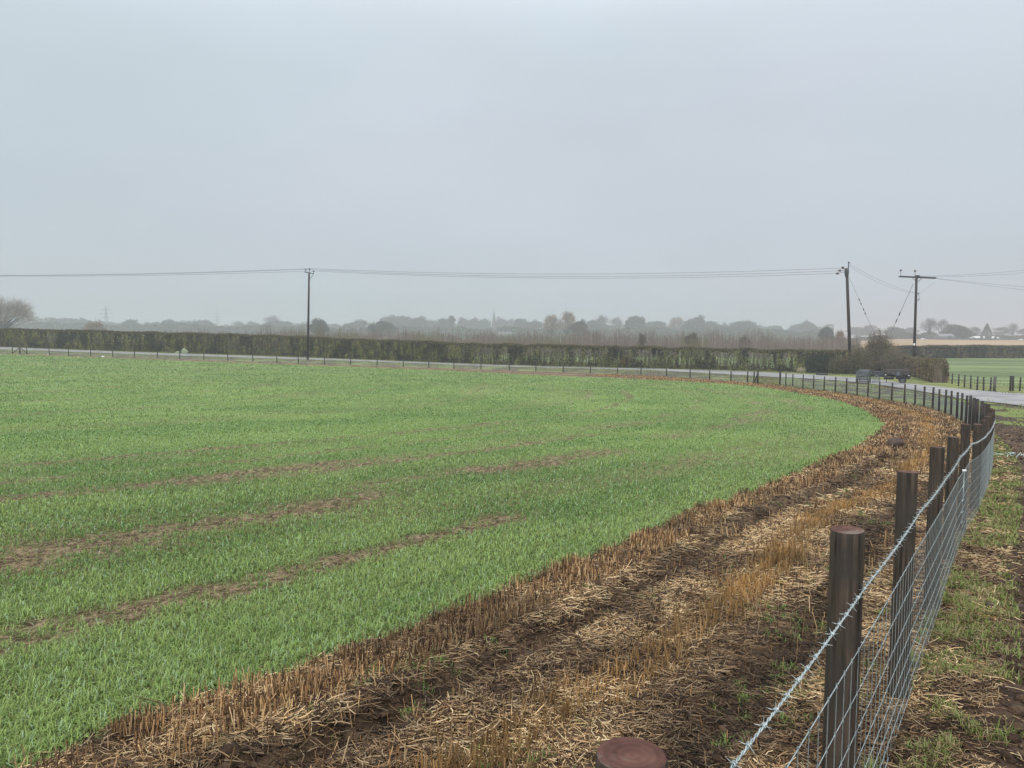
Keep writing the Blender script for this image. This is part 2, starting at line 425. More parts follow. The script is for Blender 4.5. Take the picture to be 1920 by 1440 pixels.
def end_grain():
    m = bpy.data.materials.new('sawn_end_grain'); t, n, l, p = nodes(m)
    tcn = n.new('ShaderNodeTexCoord'); oi = n.new('ShaderNodeObjectInfo')
    w = n.new('ShaderNodeTexWave'); w.wave_type = 'RINGS'; w.rings_direction = 'Z'; w.inputs['Scale'].default_value = 24; w.inputs['Distortion'].default_value = 5.5; w.inputs['Detail'].default_value = 3; w.inputs['Detail Scale'].default_value = .6
    l.new(tcn.outputs['Object'], w.inputs['Vector'])
    nn = n.new('ShaderNodeTexNoise'); nn.inputs['Scale'].default_value = 22; nn.inputs['Detail'].default_value = 6; l.new(tcn.outputs['Object'], nn.inputs['Vector'])
    r1 = n.new('ShaderNodeValToRGB'); e = r1.color_ramp.elements; e[0].position = .3; e[0].color = (.050, .020, .016, 1); e[1].position = .75; e[1].color = (.125, .062, .047, 1)
    l.new(nn.outputs[0], r1.inputs[0])
    mr_ = n.new('ShaderNodeMapRange'); mr_.inputs[3].default_value = .88; mr_.inputs[4].default_value = 1.1; l.new(w.outputs['Fac'], mr_.inputs[0])
    mm = n.new('ShaderNodeMix'); mm.data_type = 'RGBA'; mm.blend_type = 'MULTIPLY'; mm.inputs[0].default_value = 1; l.new(r1.outputs[0], mm.inputs[6]); l.new(mr_.outputs[0], mm.inputs[7])
    n2 = n.new('ShaderNodeTexNoise'); n2.inputs['Scale'].default_value = 14; n2.inputs['Detail'].default_value = 3; l.new(tcn.outputs['Object'], n2.inputs['Vector'])
    r2 = n.new('ShaderNodeMapRange'); r2.inputs[1].default_value = .56; r2.inputs[2].default_value = .70; r2.inputs[4].default_value = .6; l.new(n2.outputs[0], r2.inputs[0])
    m2 = n.new('ShaderNodeMix'); m2.data_type = 'RGBA'; l.new(r2.outputs[0], m2.inputs[0]); l.new(mm.outputs[2], m2.inputs[6]); m2.inputs[7].default_value = (.18, .16, .135, 1)
    l.new(m2.outputs[2], p.inputs['Base Color']); p.inputs['Roughness'].default_value = .7; p.inputs['Specular IOR Level'].default_value = .2
    b = n.new('ShaderNodeBump'); b.inputs['Distance'].default_value = .002; l.new(mm.outputs[2], b.inputs['Height']); l.new(b.outputs[0], p.inputs['Normal'])
    return m
M_end = end_grain()
M_galv = mat_noise('galvanised_wire', (.30, .36, .37), (.52, .59, .60), 60, (1, 1, 1), .36, 0, metal=.55, spec=.6)
M_galvd = mat_noise('dull_galvanised_steel', (.055, .065, .075), (.13, .145, .16), 5, (1, 1, 1), .5, 0, metal=.35)
M_pole = mat_noise('pole_wood', (.014, .009, .010), (.045, .030, .030), 9, (1, 1, .05), .85, .003, spec=.12)
M_metal = mat_noise('weathered_dark_steel', (.03, .033, .036), (.07, .075, .08), 6, (1, 1, 1), .65, 0, metal=.1, spec=.2)
M_rubber = mat_noise('tyre_rubber', (.012, .012, .012), (.025, .024, .023), 12, (1, 1, 1), .85, 0)
M_black = mat_noise('black_paint', (.016, .016, .018), (.045, .042, .042), 5, (1, 1, 1), .55, .001)
M_board = mat_noise('weathered_dark_board', (.040, .036, .035), (.105, .095, .09), 8, (.1, 1, 1), .75, .002)
M_porc = mat_noise('brown_porcelain', (.05, .03, .025), (.08, .05, .04), 5, (1, 1, 1), .2, 0)
M_white = mat_noise('white_plastic', (.70, .72, .72), (.82, .83, .83), 20, (1, 1, 1), .4, 0)
M_pale = mat_noise('pale_green_plastic', (.36, .48, .44), (.55, .64, .60), 20, (1, 1, 1), .4, 0)
M_soil = mat_noise('wet_soil', (.030, .017, .012), (.075, .045, .032), 20, (1, 1, 1), .6, .006)
M_stone = mat_noise('lichened_stone', (.13, .16, .09), (.26, .30, .20), 6, (1, 1, 1), .8, .01)
M_wall = mat_noise('far_brick', (.11, .09, .08), (.17, .14, .12), 2, (1, 1, 1), .9, 0)
M_slate = mat_noise('far_roof_sheet', (.15, .155, .17), (.19, .20, .215), 2, (1, 1, 1), .6, 0)
M_wroof = mat_noise('pale_roof_sheet', (.66, .68, .68), (.76, .78, .78), 2, (1, 1, 1), .5, 0)
M_spire = mat_noise('spire_stone', (.10, .10, .10), (.16, .15, .15), 1, (1, 1, 1), .9, 0)

# ============================================================ ground
def ground_color(x, y, mk):
    df, tf, dcr, tcr, s, crop, u, bare = mk
    r = np.hypot(x, y)
    n1 = fbm(x * 2.2, y * 2.2, 31, 4); n2 = fbm(x * .25, y * .25, 32, 3); n3 = fbm(x * 9, y * 9, 33, 3)
    soil = mixc((.026, .015, .009), (.092, .060, .036), sst(n1 * .6 + n3 * .4, .3, .7))
    # crop ground: dark earth near, green cover far where the blades merge
    far = sst(r, 5, 24)
    green = mixc((.108, .180, .048), (.172, .250, .076), sst(n2 * .6 + n3 * .4, .3, .7))
    rows = .5 + .5 * np.sin(dcr * 2 * PI / 3.0)
    green = green * (1 - .06 * rows * sst(r, 20, 60))[..., None]
    under = mixc((.055, .070, .026), (.11, .115, .05), n3)
    cg = mixc(under, green, far)
    cg = mixc(cg, mixc((.060, .038, .024), (.25, .19, .12), sst(fbm(x * 25, y * 25, 39, 3), .3, .7)), np.clip(bare * 1.25, 0, 1) * (1 - .1 * far))
    # stubble strip
    straw = mixc((.10, .065, .038), (.28, .195, .115), n3)
    sf = .30 + .30 * sst(n1, .4, .6) + .35 * sst(u, .76, .84) + .25 * np.exp(-((u - .42) / .1) ** 2) - .6 * np.exp(-((u - .715) / .055) ** 2) - .5 * np.exp(-((u - .245) / .065) ** 2)
    sf = sf + .25 * sst(r, 10, 40)
    sg = mixc(soil, straw, np.clip(sf, 0, 1))
    # camera side of the fence
    e = -df
    gm = .7 * sst(n1 * .55 + n2 * .45 + .12 * np.exp(-((e - .22) / .2) ** 2), .50, .68) * (1 - sst(e, .42, .6) * (1 - sst(e, 3.4, 4.6) * .8))
    gm = np.clip(gm + sst(r, 30, 60) * .55 * (n2 > .3), 0, 1)
    mud = mixc((.035, .022, .015), (.115, .077, .050), sst(n1 * .5 + n3 * .5, .3, .7))
    vg = mixc(mud, mixc((.06, .10, .025), (.14, .16, .06), n3), gm)
    c = np.where(crop[..., None], cg, sg)
    c = np.where((df < 0)[..., None], vg, c)
    # strip of rough grass between far fence, road and hedge, and the farther fields
    dr, trd = pl(RC, x, y)
    beyond = (df < 0) & (y > 20)
    rough = mixc((.060, .045, .034), (.15, .19, .055), sst(fbm(x * .6, y * .45, 35, 4), .46, .60)); rough = mixc(rough, (.20, .23, .07), ((dr < -2) & (dr > -14)) * .55)
    c = np.where((beyond & (r > 34))[..., None], rough, c)
    fld = mixc((.085, .122, .046), (.185, .240, .095), sst(fbm(x * .04 + .02 * y, y * .22, 36, 4), .35, .65))
    ln = np.zeros_like(x)
    for a0, b0, w0 in ((92, .10, .7), (96, .10, .7), (118, .22, .9), (124, .22, .9), (150, .05, 1.2)):
        ln = ln + np.exp(-((y - a0 - b0 * (x - 50) - 3 * np.sin(x * .06)) / w0) ** 2)
    fld = mixc(fld, (.07, .095, .035), np.clip(ln * (.4 + .6 * fbm(x * .1, y * .1, 40, 2)), 0, 1) * .75)
    past = beyond & (dr < -9)
    c = np.where(past[..., None], fld, c)
    tan = mixc((.26, .18, .11), (.36, .27, .165), sst(fbm(x * .01, y * .03, 37, 3), .3, .7))
    c = np.where((beyond & (y > 205) & (x > .40 * y))[..., None], tan, c)
    pale = mixc((.16, .22, .11), (.28, .30, .20), fbm(x * .01, y * .01, 38, 2))
    c = np.where((beyond & (y > 235) & (x <= .40 * y))[..., None], pale, c)
    return c

def build_ground():
    th = np.concatenate([np.linspace(-180, -60, 41)[:-1], np.linspace(-60, -42, 60)[:-1], np.linspace(-42, 42, 800)[:-1], np.linspace(42, 60, 60)[:-1], np.linspace(60, 180, 41)[:-1]])
    th = np.radians(th)
    rr = [0.25]
    while rr[-1] < 5200:
        q = rr[-1]
        k = .03 if q < 1 else (.0075 if q < 9 else (.009 if q < 26 else (.012 if q < 200 else .03)))
        rr.append(q * (1 + k))
    rr = np.array(rr)
    R, T = np.meshgrid(rr, th, indexing='ij')
    x = R * np.sin(T); y = R * np.cos(T)
    mk = masks(x, y)
    z = gz(x, y, (mk[0], mk[1], mk[2], mk[3]))
    c = ground_color(x, y, mk)
    nr, nt = R.shape
    V = np.stack([x, y, z], -1).reshape(-1, 3)
    V = np.vstack([V, [[0, 0, float(H(0, 0))]]]); C = np.vstack([c.reshape(-1, 3), c[0, 0][None]])
    i = np.arange(nr - 1)[:, None] * nt; j = np.arange(nt)[None]; j2 = (j + 1) % nt
    f = np.stack([i + j, i + nt + j, i + nt + j2, i + j2], -1).reshape(-1, 4)
    b = MB(); b.add(V, f, C)
    jj = np.arange(nt); b.f[(3, 0)] = [np.stack([jj, (jj + 1) % nt, np.full(nt, nr * nt)], -1)]
    o = b.build('ground', M_ground, smooth=True)
    tag(o, kind='structure')
build_ground()

def strip_mesh(name, E1, E2, dz, m, kind='structure'):
    A, B = resample(E1, 1.0), None
    n = len(A); LB = np.r_[0, np.cumsum(np.hypot(*np.diff(E2, axis=0).T))]
    LA = np.r_[0, np.cumsum(np.hypot(*np.diff(E1, axis=0).T))]
    tA = np.linspace(0, LA[-1], n); tB = np.interp(tA, LA, LB)
    A = np.stack([np.interp(tA, LA, E1[:, k]) for k in (0, 1)], 1); B = np.stack([np.interp(tB, LB, E2[:, k]) for k in (0, 1)], 1)
    K = 7; w = np.linspace(0, 1, K)
    jit = (fbm(tA * .6, tA * 0, 41, 3) - .5) * .5
    P = A[:, None] * (1 - w[None, :, None]) + B[:, None] * w[None, :, None]
    P[:, 0] += (P[:, 1] - P[:, 0]) * (jit * .5)[:, None]
    z = H(P[..., 0], P[..., 1]) + dz + .04 * np.sin(w * PI)[None]
    V = np.concatenate([P, z[..., None]], -1).reshape(-1, 3)
    i = np.arange(n - 1)[:, None] * K; j = np.arange(K - 1)[None]
    f = np.stack([i + j, i + j + 1, i + K + j + 1, i + K + j], -1).reshape(-1, 4)
    o = MB().add(V, f).build(name, m, smooth=True); tag(o, kind=kind); return o
strip_mesh('road', RN, RF, .05, M_road)

# ============================================================ crop, stubble and grass (nobody could count these)
def blades(P, L, W, lean, az, c0, c1, b, curl=.5):
    """leaf blades: a root quad and a tapering tip, bent over"""
    n = len(P); d = np.stack([np.cos(az), np.sin(az), np.zeros(n)], 1); sd = np.stack([-np.sin(az), np.cos(az), np.zeros(n)], 1)
    up = np.array([[0, 0, 1.]])
    a1 = lean * (1 - curl); a2 = np.clip(lean * (1 + curl), 0, 2.0)
    m = P + (d * np.sin(a1)[:, None] + up * np.cos(a1)[:, None]) * (L * .5)[:, None]
    t = m + (d * np.sin(a2)[:, None] + up * np.cos(a2)[:, None]) * (L * .5)[:, None]
    w = (W / 2)[:, None]
    V = np.stack([P - sd * w * .7, P + sd * w * .7, m + sd * w, m - sd * w, t], 1).reshape(-1, 3)
    o = np.arange(n)[:, None] * 5
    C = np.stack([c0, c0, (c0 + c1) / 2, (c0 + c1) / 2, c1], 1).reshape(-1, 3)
    base = b.n
    b.add(V, np.array([[0, 1, 2, 3]]) + o, C)
    b.f.setdefault((3, 0), []).append(np.array([[3, 2, 4]]) + o + base)

def crop_cover():
    b = MB()
    N = 640000
    th = np.radians(rng.uniform(-41, 41, N)); r = np.exp(rng.uniform(math.log(2.2), math.log(150), N))
    # a denser near field
    N2 = 900000; rq = np.sqrt(rng.uniform(2.2 ** 2, 17. ** 2, N2)); rq = rq[rng.random(N2) < np.exp(-((rq - 2.2) / 6.) ** 2)]; th = np.r_[th, np.radians(rng.uniform(-42, 24, len(rq)))]; r = np.r_[r, rq]
    x = r * np.sin(th); y = r * np.cos(th)
    k = pl(CROPS, x, y)[0] > -.3; x, y, r = x[k], y[k], r[k]
    # pull plants onto drill rows (12.5 cm) close by
    dcr, tcr = pl(CROPS, x, y)
    e = .01; gx = (pl(CROPS, x + e, y)[0] - dcr) / e; gy = (pl(CROPS, x, y + e)[0] - dcr) / e
    sh = (np.round(dcr / .125) * .125 - dcr) * .25 * (r < 14); x = x + gx * sh; y = y + gy * sh
    mk = masks(x, y); df, tf, dcr, tcr, s, crop, u, bare = mk
    keep = crop & (rng.random(len(x)) > np.clip(bare * 1.75, 0, .88)) & (rng.random(len(x)) < sst(s, -.05, .25) + .15)
    x, y, r, bare = x[keep], y[keep], r[keep], bare[keep]; dcr, tcr, tf, df = dcr[keep], tcr[keep], tf[keep], df[keep]
    z = gz(x, y, (df, tf, dcr, tcr)); n = len(x)
    L = rng.uniform(.03, .088, n) * (.75 + .5 * fbm(x * 1.3, y * 1.3, 51, 2)) * (1 - .45 * bare)
    W = np.maximum(rng.uniform(.0032, .0058, n), .0009 * r)
    L = np.maximum(L, .0014 * r * rng.uniform(.6, 1.3, n))
    L = np.minimum(L, .17)
    q = .5 * fbm(x * .5, y * .5, 52, 3) + .5 * fbm(dcr * .9, tcr * .12, 53, 3) + .2 * (rng.random(n) - .5)
    c = mixc((.120, .225, .054), (.255, .365, .108), sst(q, .34, .64)) * rng.uniform(.55, 1.35, n)[:, None]
    highlit = rng.random(n) < .10; c[highlit] = np.array([.30, .42, .25]) * rng.uniform(.9, 1.2, highlit.sum())[:, None]  # pale bluish highlights painted into the colour of some blades
    yel = rng.random(n) < (.08 + .6 * bare); c[yel] = np.array([.22, .24, .07]) * rng.uniform(.7, 1.2, yel.sum())[:, None]
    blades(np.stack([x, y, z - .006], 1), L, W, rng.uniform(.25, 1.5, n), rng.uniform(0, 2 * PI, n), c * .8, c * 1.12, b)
    # withered bits and straw lying on the thin patches
    N = 200000; th = np.radians(rng.uniform(-41, 41, N)); r = np.exp(rng.uniform(math.log(3), math.log(60), N)); x = r * np.sin(th); y = r * np.cos(th)
    k = pl(CROPS, x, y)[0] > .2; x, y, r = x[k], y[k], r[k]; mk = masks(x, y); k = rng.random(len(x)) < np.clip(mk[7] * .8, 0, .7)
    x, y, r = x[k], y[k], r[k]; z = gz(x, y, tuple(m[k] for m in mk[:4])); n = len(x); az = rng.uniform(0, 2 * PI, n)
    A = np.stack([x, y, z + .008], 1); Lq = np.maximum(rng.uniform(.02, .09, n), .001 * r); B_ = A + np.stack([np.cos(az) * Lq, np.sin(az) * Lq, rng.normal(.004, .012, n)], 1)
    c = np.array([[.42, .33, .20], [.25, .17, .10], [.10, .065, .04], [.22, .24, .08]])[rng.integers(0, 4, n)] * rng.uniform(.7, 1.2, n)[:, None]
    b.sticks(A, B_, np.maximum(.002, .0004 * r), .0015, c)
    o = b.build('crop_seedlings', M_blade)
    tag(o, 'bright green young cereal shoots covering the big curved field', 'crop', kind='stuff')
crop_cover()

FL = np.r_[0, np.cumsum(np.hypot(*np.diff(FENCE, axis=0).T))]
T0 = 60.                                    # arc length where the fence passes the camera
def fpos(t, d):
    """position at arc length t, offset d to the field side"""
    x = np.interp(t, FL, FENCE[:, 0]); y = np.interp(t, FL, FENCE[:, 1]); e = .4
    tx = np.interp(t + e, FL, FENCE[:, 0]) - np.interp(t - e, FL, FENCE[:, 0]); ty = np.interp(t + e, FL, FENCE[:, 1]) - np.interp(t - e, FL, FENCE[:, 1])
    l = np.hypot(tx, ty) + 1e-9
    return x - ty / l * d, y + tx / l * d

STRAWC = np.array([[.50, .37, .21], [.38, .27, .155], [.27, .165, .085], [.16, .105, .062], [.085, .052, .032], [.58, .48, .32], [.045, .030, .020]])
def pick(n, p):
    i = rng.choice(len(STRAWC), n, p=np.array(p) / sum(p)); return STRAWC[i] * rng.uniform(.75, 1.2, n)[:, None]

def stubble():
    # standing cut stalks in rows
    b = MB()
    N = 300000
    tl = np.exp(rng.uniform(math.log(1.3), math.log(110), N)) - .6 + T0
    N2 = 80000; tl = np.r_[tl, T0 + rng.uniform(-1.5, 9, N2)]
    d = rng.uniform(0, 6.5, len(tl))
    d = np.round(d / .14) * .14 + rng.normal(0, .035, len(tl))
    x, y = fpos(tl, d)
    # stalks come in little tufts
    mk = masks(x, y); df, tf, dcr, tcr, s, crop, u, bare = mk; r = np.hypot(x, y)
    wob = .03 * np.sin(tf * .8) + .03 * np.sin(tf * .33 + 1)
    uu = u + wob
    p = .50 * sst(uu, .79, .84) + .75 * np.exp(-((uu - .46) / .055) ** 2) + .025 + .22 * np.exp(-((uu - .1) / .06) ** 2) * 0 + .25 * sst(r, 12, 30)
    p = p * (.35 + 1.3 * sst(.55 * fbm(x * 2.2, y * 2.2, 61, 2) + .45 * fbm(x * 11, y * 11, 66, 2), .42, .60))
    p = p * np.where(r < 12, np.clip(.35 + r / 10, 0, 1), 1)
    k = (s < .03) & (df > .12) & (df < 6.4) & (rng.random(len(x)) < p)
    x, y, r, df, tf, dcr, tcr = [a[k] for a in (x, y, r, df, tf, dcr, tcr)]
    n = len(x); z = gz(x, y, (df, tf, dcr, tcr))
    Ls = rng.uniform(.03, .135, n) * (.6 + .8 * fbm(x * 1.5, y * 1.5, 62, 2)) * (1 - .15 * (dcr > -.6)); W = np.maximum(rng.uniform(.0018, .0032, n), .00045 * r)
    az = rng.uniform(0, 2 * PI, n); le = np.abs(rng.normal(0, .24, n))
    A = np.stack([x, y, z - .01], 1); B = A + np.stack([np.cos(az) * np.sin(le), np.sin(az) * np.sin(le), np.cos(le)], 1) * Ls[:, None]
    c = pick(n, [.14, .17, .17, .18, .18, .05, .12]); hue = fbm(x * 1.6, y * 1.6, 64, 3); gold = np.exp(-((uu[k] - .46) / .08) ** 2) * .55; c = mixc(c, np.array([.42, .27, .10]) * rng.uniform(.6, 1.2, n)[:, None], gold); c = c * mixc((.78, .74, .70), (1.45, 1.32, 1.15), sst(hue, .3, .7))
    b.sticks(A, B, W, W * .85, c)
    o = b.build('standing_stubble', M_straw)
    tag(o, 'rows of cut brown and golden stalks standing along the crop edge', 'stubble', kind='stuff')
    # loose straw lying about
    b = MB()
    N = 420000
    tl = np.exp(rng.uniform(math.log(1.3), math.log(105), N)) - .6 + T0
    N2 = 420000; tl = np.r_[tl, T0 + rng.uniform(-2, 9, N2)]
    d = rng.uniform(-1.2, 6.2, len(tl)); x, y = fpos(tl, d)
    mk = masks(x, y); df, tf, dcr, tcr, s, crop, u, bare = mk; r = np.hypot(x, y)
    uu = u + .03 * np.sin(tf * .8) + .03 * np.sin(tf * .33 + 1)
    p = .78 - .66 * np.exp(-((uu - .715) / .055) ** 4) - .55 * np.exp(-((uu - .245) / .065) ** 4) + .4 * np.exp(-((uu - .08) / .08) ** 2) + .15 * np.exp(-((uu - .56) / .06) ** 2) + .2 * sst(uu, .8, .9); p = np.clip(p, .20, 1.2); inrut = np.exp(-((uu - .715) / .06) ** 4) + np.exp(-((uu - .245) / .07) ** 4)
    p = np.where(df < 0, .40 - .385 * sst(-df, .34, .50), p) * (.55 + .9 * sst(fbm(x * 1.7, y * 1.7, 63, 3), .35, .6))
    p = p * (s < .03)
    k = rng.random(len(x)) < p
    x, y, r, df, tf, dcr, tcr = [a[k] for a in (x, y, r, df, tf, dcr, tcr)]
    n = len(x); z = gz(x, y, (df, tf, dcr, tcr))
    Ls = rng.gamma(2.6, .017, n) + .012; W = np.maximum(rng.uniform(.0012, .0034, n), .00045 * r)
    az = rng.uniform(0, 2 * PI, n); el = rng.normal(.0, .13, n)
    A = np.stack([x, y, z + .004 + rng.random(n) ** 2 * .025], 1)
    dv = np.stack([np.cos(az) * np.cos(el), np.sin(az) * np.cos(el), np.sin(el)], 1)
    c = pick(n, [.16, .13, .07, .15, .20, .20, .10]); c = c * (1 - .62 * inrut[k])[:, None]; hue = fbm(x * 2.1, y * 2.1, 65, 3); c = c * mixc((.50, .44, .40), (1.35, 1.28, 1.15), sst(hue, .32, .66))
    M = A + dv * (Ls * .5)[:, None]
    bend = np.stack([-np.sin(az), np.cos(az), 0 * az], 1) * rng.normal(0, .10, n)[:, None] * Ls[:, None]
    b.sticks(A, M + bend, W, W, c); b.sticks(M + bend, A + dv * Ls[:, None], W, W * .8, c)
    o = b.build('loose_straw', M_straw)
    tag(o, 'pale and brown straw lying loose over the dark soil', 'straw', kind='stuff')
stubble()

def tufts():
    b = MB()
    N = 150000
    tl = np.exp(rng.uniform(math.log(1.6), math.log(80), N)) - 1 + T0
    d = np.where(rng.random(N) < .55, -np.abs(rng.normal(.25, .2, N)), rng.uniform(-14, .2, N) * sst(tl - T0, 4, 25))
    inn = rng.random(N) < .10; d = np.where(inn, rng.uniform(0, 3, N), d)
    x, y = fpos(tl, d)
    mk = masks(x, y); df, tf, dcr, tcr, s, crop, u, bare = mk; r = np.hypot(x, y)
    q = .5 * fbm(x * 2.4, y * 2.4, 71, 2) + .5 * fbm(x * 9, y * 9, 74, 2); e = -df
    dr, _ = pl(RC, x, y)
    thr = np.where(df > 0, .66, np.where(e < .55, .50, .56))
    p = sst(q, thr, thr + .10) * np.where((e > .52) & (e < 1.3), .04, 1) * np.where((e > 2.2) & (e < 3.), .05, 1)
    k = (rng.random(N) < p) & (s < -.05) & (np.abs(dr) > 3.0) & (y > -1)
    x, y, r, df, tf, dcr, tcr = [a[k] for a in (x, y, r, df, tf, dcr, tcr)]
    n = len(x); z = gz(x, y, (df, tf, dcr, tcr))
    L = rng.uniform(.025, .085, n); W = np.maximum(rng.uniform(.0025, .005, n), .0012 * r); L = np.maximum(L, .003 * r)
    c = mixc((.12, .19, .04), (.28, .32, .09), fbm(x * 3, y * 3, 72, 2) * .5 + rng.random(n) * .5)
    dead = rng.random(n) < .38; c[dead] = np.array([.30, .25, .12]) * rng.uniform(.7, 1.1, dead.sum())[:, None]
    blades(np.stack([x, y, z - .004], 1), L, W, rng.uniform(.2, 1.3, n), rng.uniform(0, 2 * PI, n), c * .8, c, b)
    # rough verge grass along the road and round the trailer
    N = 120000
    L0 = np.r_[0, np.cumsum(np.hypot(*np.diff(RC, axis=0).T))]
    t = rng.uniform(0, L0[-1] * .98, N); x = np.interp(t, L0, RC[:, 0]); y = np.interp(t, L0, RC[:, 1])
    off = rng.uniform(-1, 1, N) * 14; a = rng.uniform(0, 2 * PI, N); x = x + np.cos(a) * off; y = y + np.sin(a) * off
    dr, _ = pl(RC, x, y); df, tf = pl(FENCE, x, y)
    hw = np.interp(t, L0, np.hypot(*(RN - RF).T) / 2)
    k = (df < -.4) & (np.abs(dr) > hw + .3) & (fbm(x * .4, y * .4, 73, 2) + .3 * rng.random(N) > .58)
    x, y = x[k], y[k]; n = len(x); r = np.hypot(x, y); z = H(x, y)
    c = mixc((.16, .21, .05), (.30, .29, .11), rng.random(n))
    blades(np.stack([x, y, z], 1), rng.uniform(.08, .28, n), np.full(n, .05), rng.uniform(.1, .9, n), rng.uniform(0, 2 * PI, n), c * .8, c, b)
    o = b.build('verge_grass', M_blade)
    tag(o, 'patchy green and yellow grass on the muddy verge beside the fence', 'grass', kind='stuff')
tufts()

def clods():
    b = MB(); N = 26000
    tl = np.exp(rng.uniform(math.log(1.5), math.log(40), N)) - 1 + T0
    d = np.where(rng.random(N) < .55, -rng.uniform(.45, 3.2, N), rng.uniform(.3, 3.2, N)); x, y = fpos(tl, d)
    mk = masks(x, y); df, tf, dcr, tcr, s, crop, u, bare = mk
    k = (s < -.1) & ((df < 0) | (np.abs(u - .715) < .08) | (np.abs(u - .245) < .08) | (rng.random(N) < .12)); x, y = x[k], y[k]
    z = gz(x, y); n = len(x); R_ = rng.gamma(2.0, .0055, n) + .004
    ico = np.array([[0, 0, 1], [.89, 0, .45], [.28, .85, .45], [-.72, .53, .45], [-.72, -.53, .45], [.28, -.85, .45], [.72, .53, -.45], [-.28, .85, -.45], [-.89, 0, -.45], [-.28, -.85, -.45], [.72, -.53, -.45], [0, 0, -1]])
    fc = np.array([[0, 1, 2], [0, 2, 3], [0, 3, 4], [0, 4, 5], [0, 5, 1], [1, 6, 2], [2, 7, 3], [3, 8, 4], [4, 9, 5], [5, 10, 1], [6, 7, 2], [7, 8, 3], [8, 9, 4], [9, 10, 5], [10, 6, 1], [11, 7, 6], [11, 8, 7], [11, 9, 8], [11, 10, 9], [11, 6, 10]])
    V = ico[None] * (R_[:, None, None] * rng.uniform(.6, 1.25, (n, 12, 1))) * np.array([1.2, 1.2, .7]) + np.stack([x, y, z + R_ * .15], 1)[:, None]
    c = np.repeat(mixc((.030, .018, .011), (.090, .060, .038), rng.random(n)), 12, 0)
    b.add(V.reshape(-1, 3), (fc[None] + np.arange(n)[:, None, None] * 12).reshape(-1, 3), c)
    tag(b.build('soil_clods', M_ground), 'small crumbled lumps of dark wet soil in the wheel ruts', 'soil', kind='stuff')
clods()

# ============================================================ fence
ORD = ['first', 'second', 'third', 'fourth', 'fifth', 'sixth', 'seventh', 'eighth', 'ninth', 'tenth', 'eleventh', 'twelfth', 'thirteenth', 'fourteenth', 'fifteenth',
       'sixteenth', 'seventeenth', 'eighteenth', 'nineteenth', 'twentieth'] + ['twenty-' + q for q in ['first', 'second', 'third', 'fourth', 'fifth', 'sixth', 'seventh', 'eighth', 'ninth']] + ['thirtieth'] + \
      ['thirty-' + q for q in ['first', 'second', 'third', 'fourth', 'fifth', 'sixth', 'seventh', 'eighth', 'ninth']] + ['fortieth']

def post_mesh(r, h, name, parent=None, n=28, rings=22, seed=0, mat=None, slope=0.):
    b = MB(); zz = np.r_[-.35, np.linspace(0, h - .006, rings)]; th = np.arange(n) * 2 * PI / n
    Z, Th = np.meshgrid(zz, th, indexing='ij')
    rad = r * (1.04 - .05 * (Z / h)) * (1 + .035 * (vn(Th * 2 + seed, Z * 3, seed) - .5) + .02 * (vn(Th * 9, Z * 1.2, seed + 3) - .5))
    V = np.stack([rad * np.cos(Th), rad * np.sin(Th), Z], -1)
    top = V[-1].copy() * [.965, .965, 1]; top[:, 2] += .006 + slope * top[:, 0]; V = np.concatenate([V, top[None]], 0)
    V[-2, :, 2] += slope * V[-2, :, 0]
    k = len(V); i = np.arange(k - 1)[:, None] * n; j = np.arange(n)[None]; j2 = (j + 1) % n
    b.add(V.reshape(-1, 3), np.stack([i + j, i + j2, i + n + j2, i + n + j], -1).reshape(-1, 4))
    o = b.build(name, mat or M_post, parent, smooth=True)
    e = MB()                                                # end grain: rings with a little relief
    rk = np.linspace(1, 0.02, 9); E = []
    for q in rk:
        p = top.copy(); p[:, :2] *= q; p[:, 2] += .0012 * np.sin(q * 30) * (q < .98); E.append(p)
    E = np.array(E); k = len(E); i = np.arange(k - 1)[:, None] * n
    e.add(E.reshape(-1, 3), np.stack([i + j, i + j2, i + n + j2, i + n + j], -1).reshape(-1, 4))
    e.f[(n, 0)] = [((k - 1) * n + np.arange(n))[None]]
    return o, e

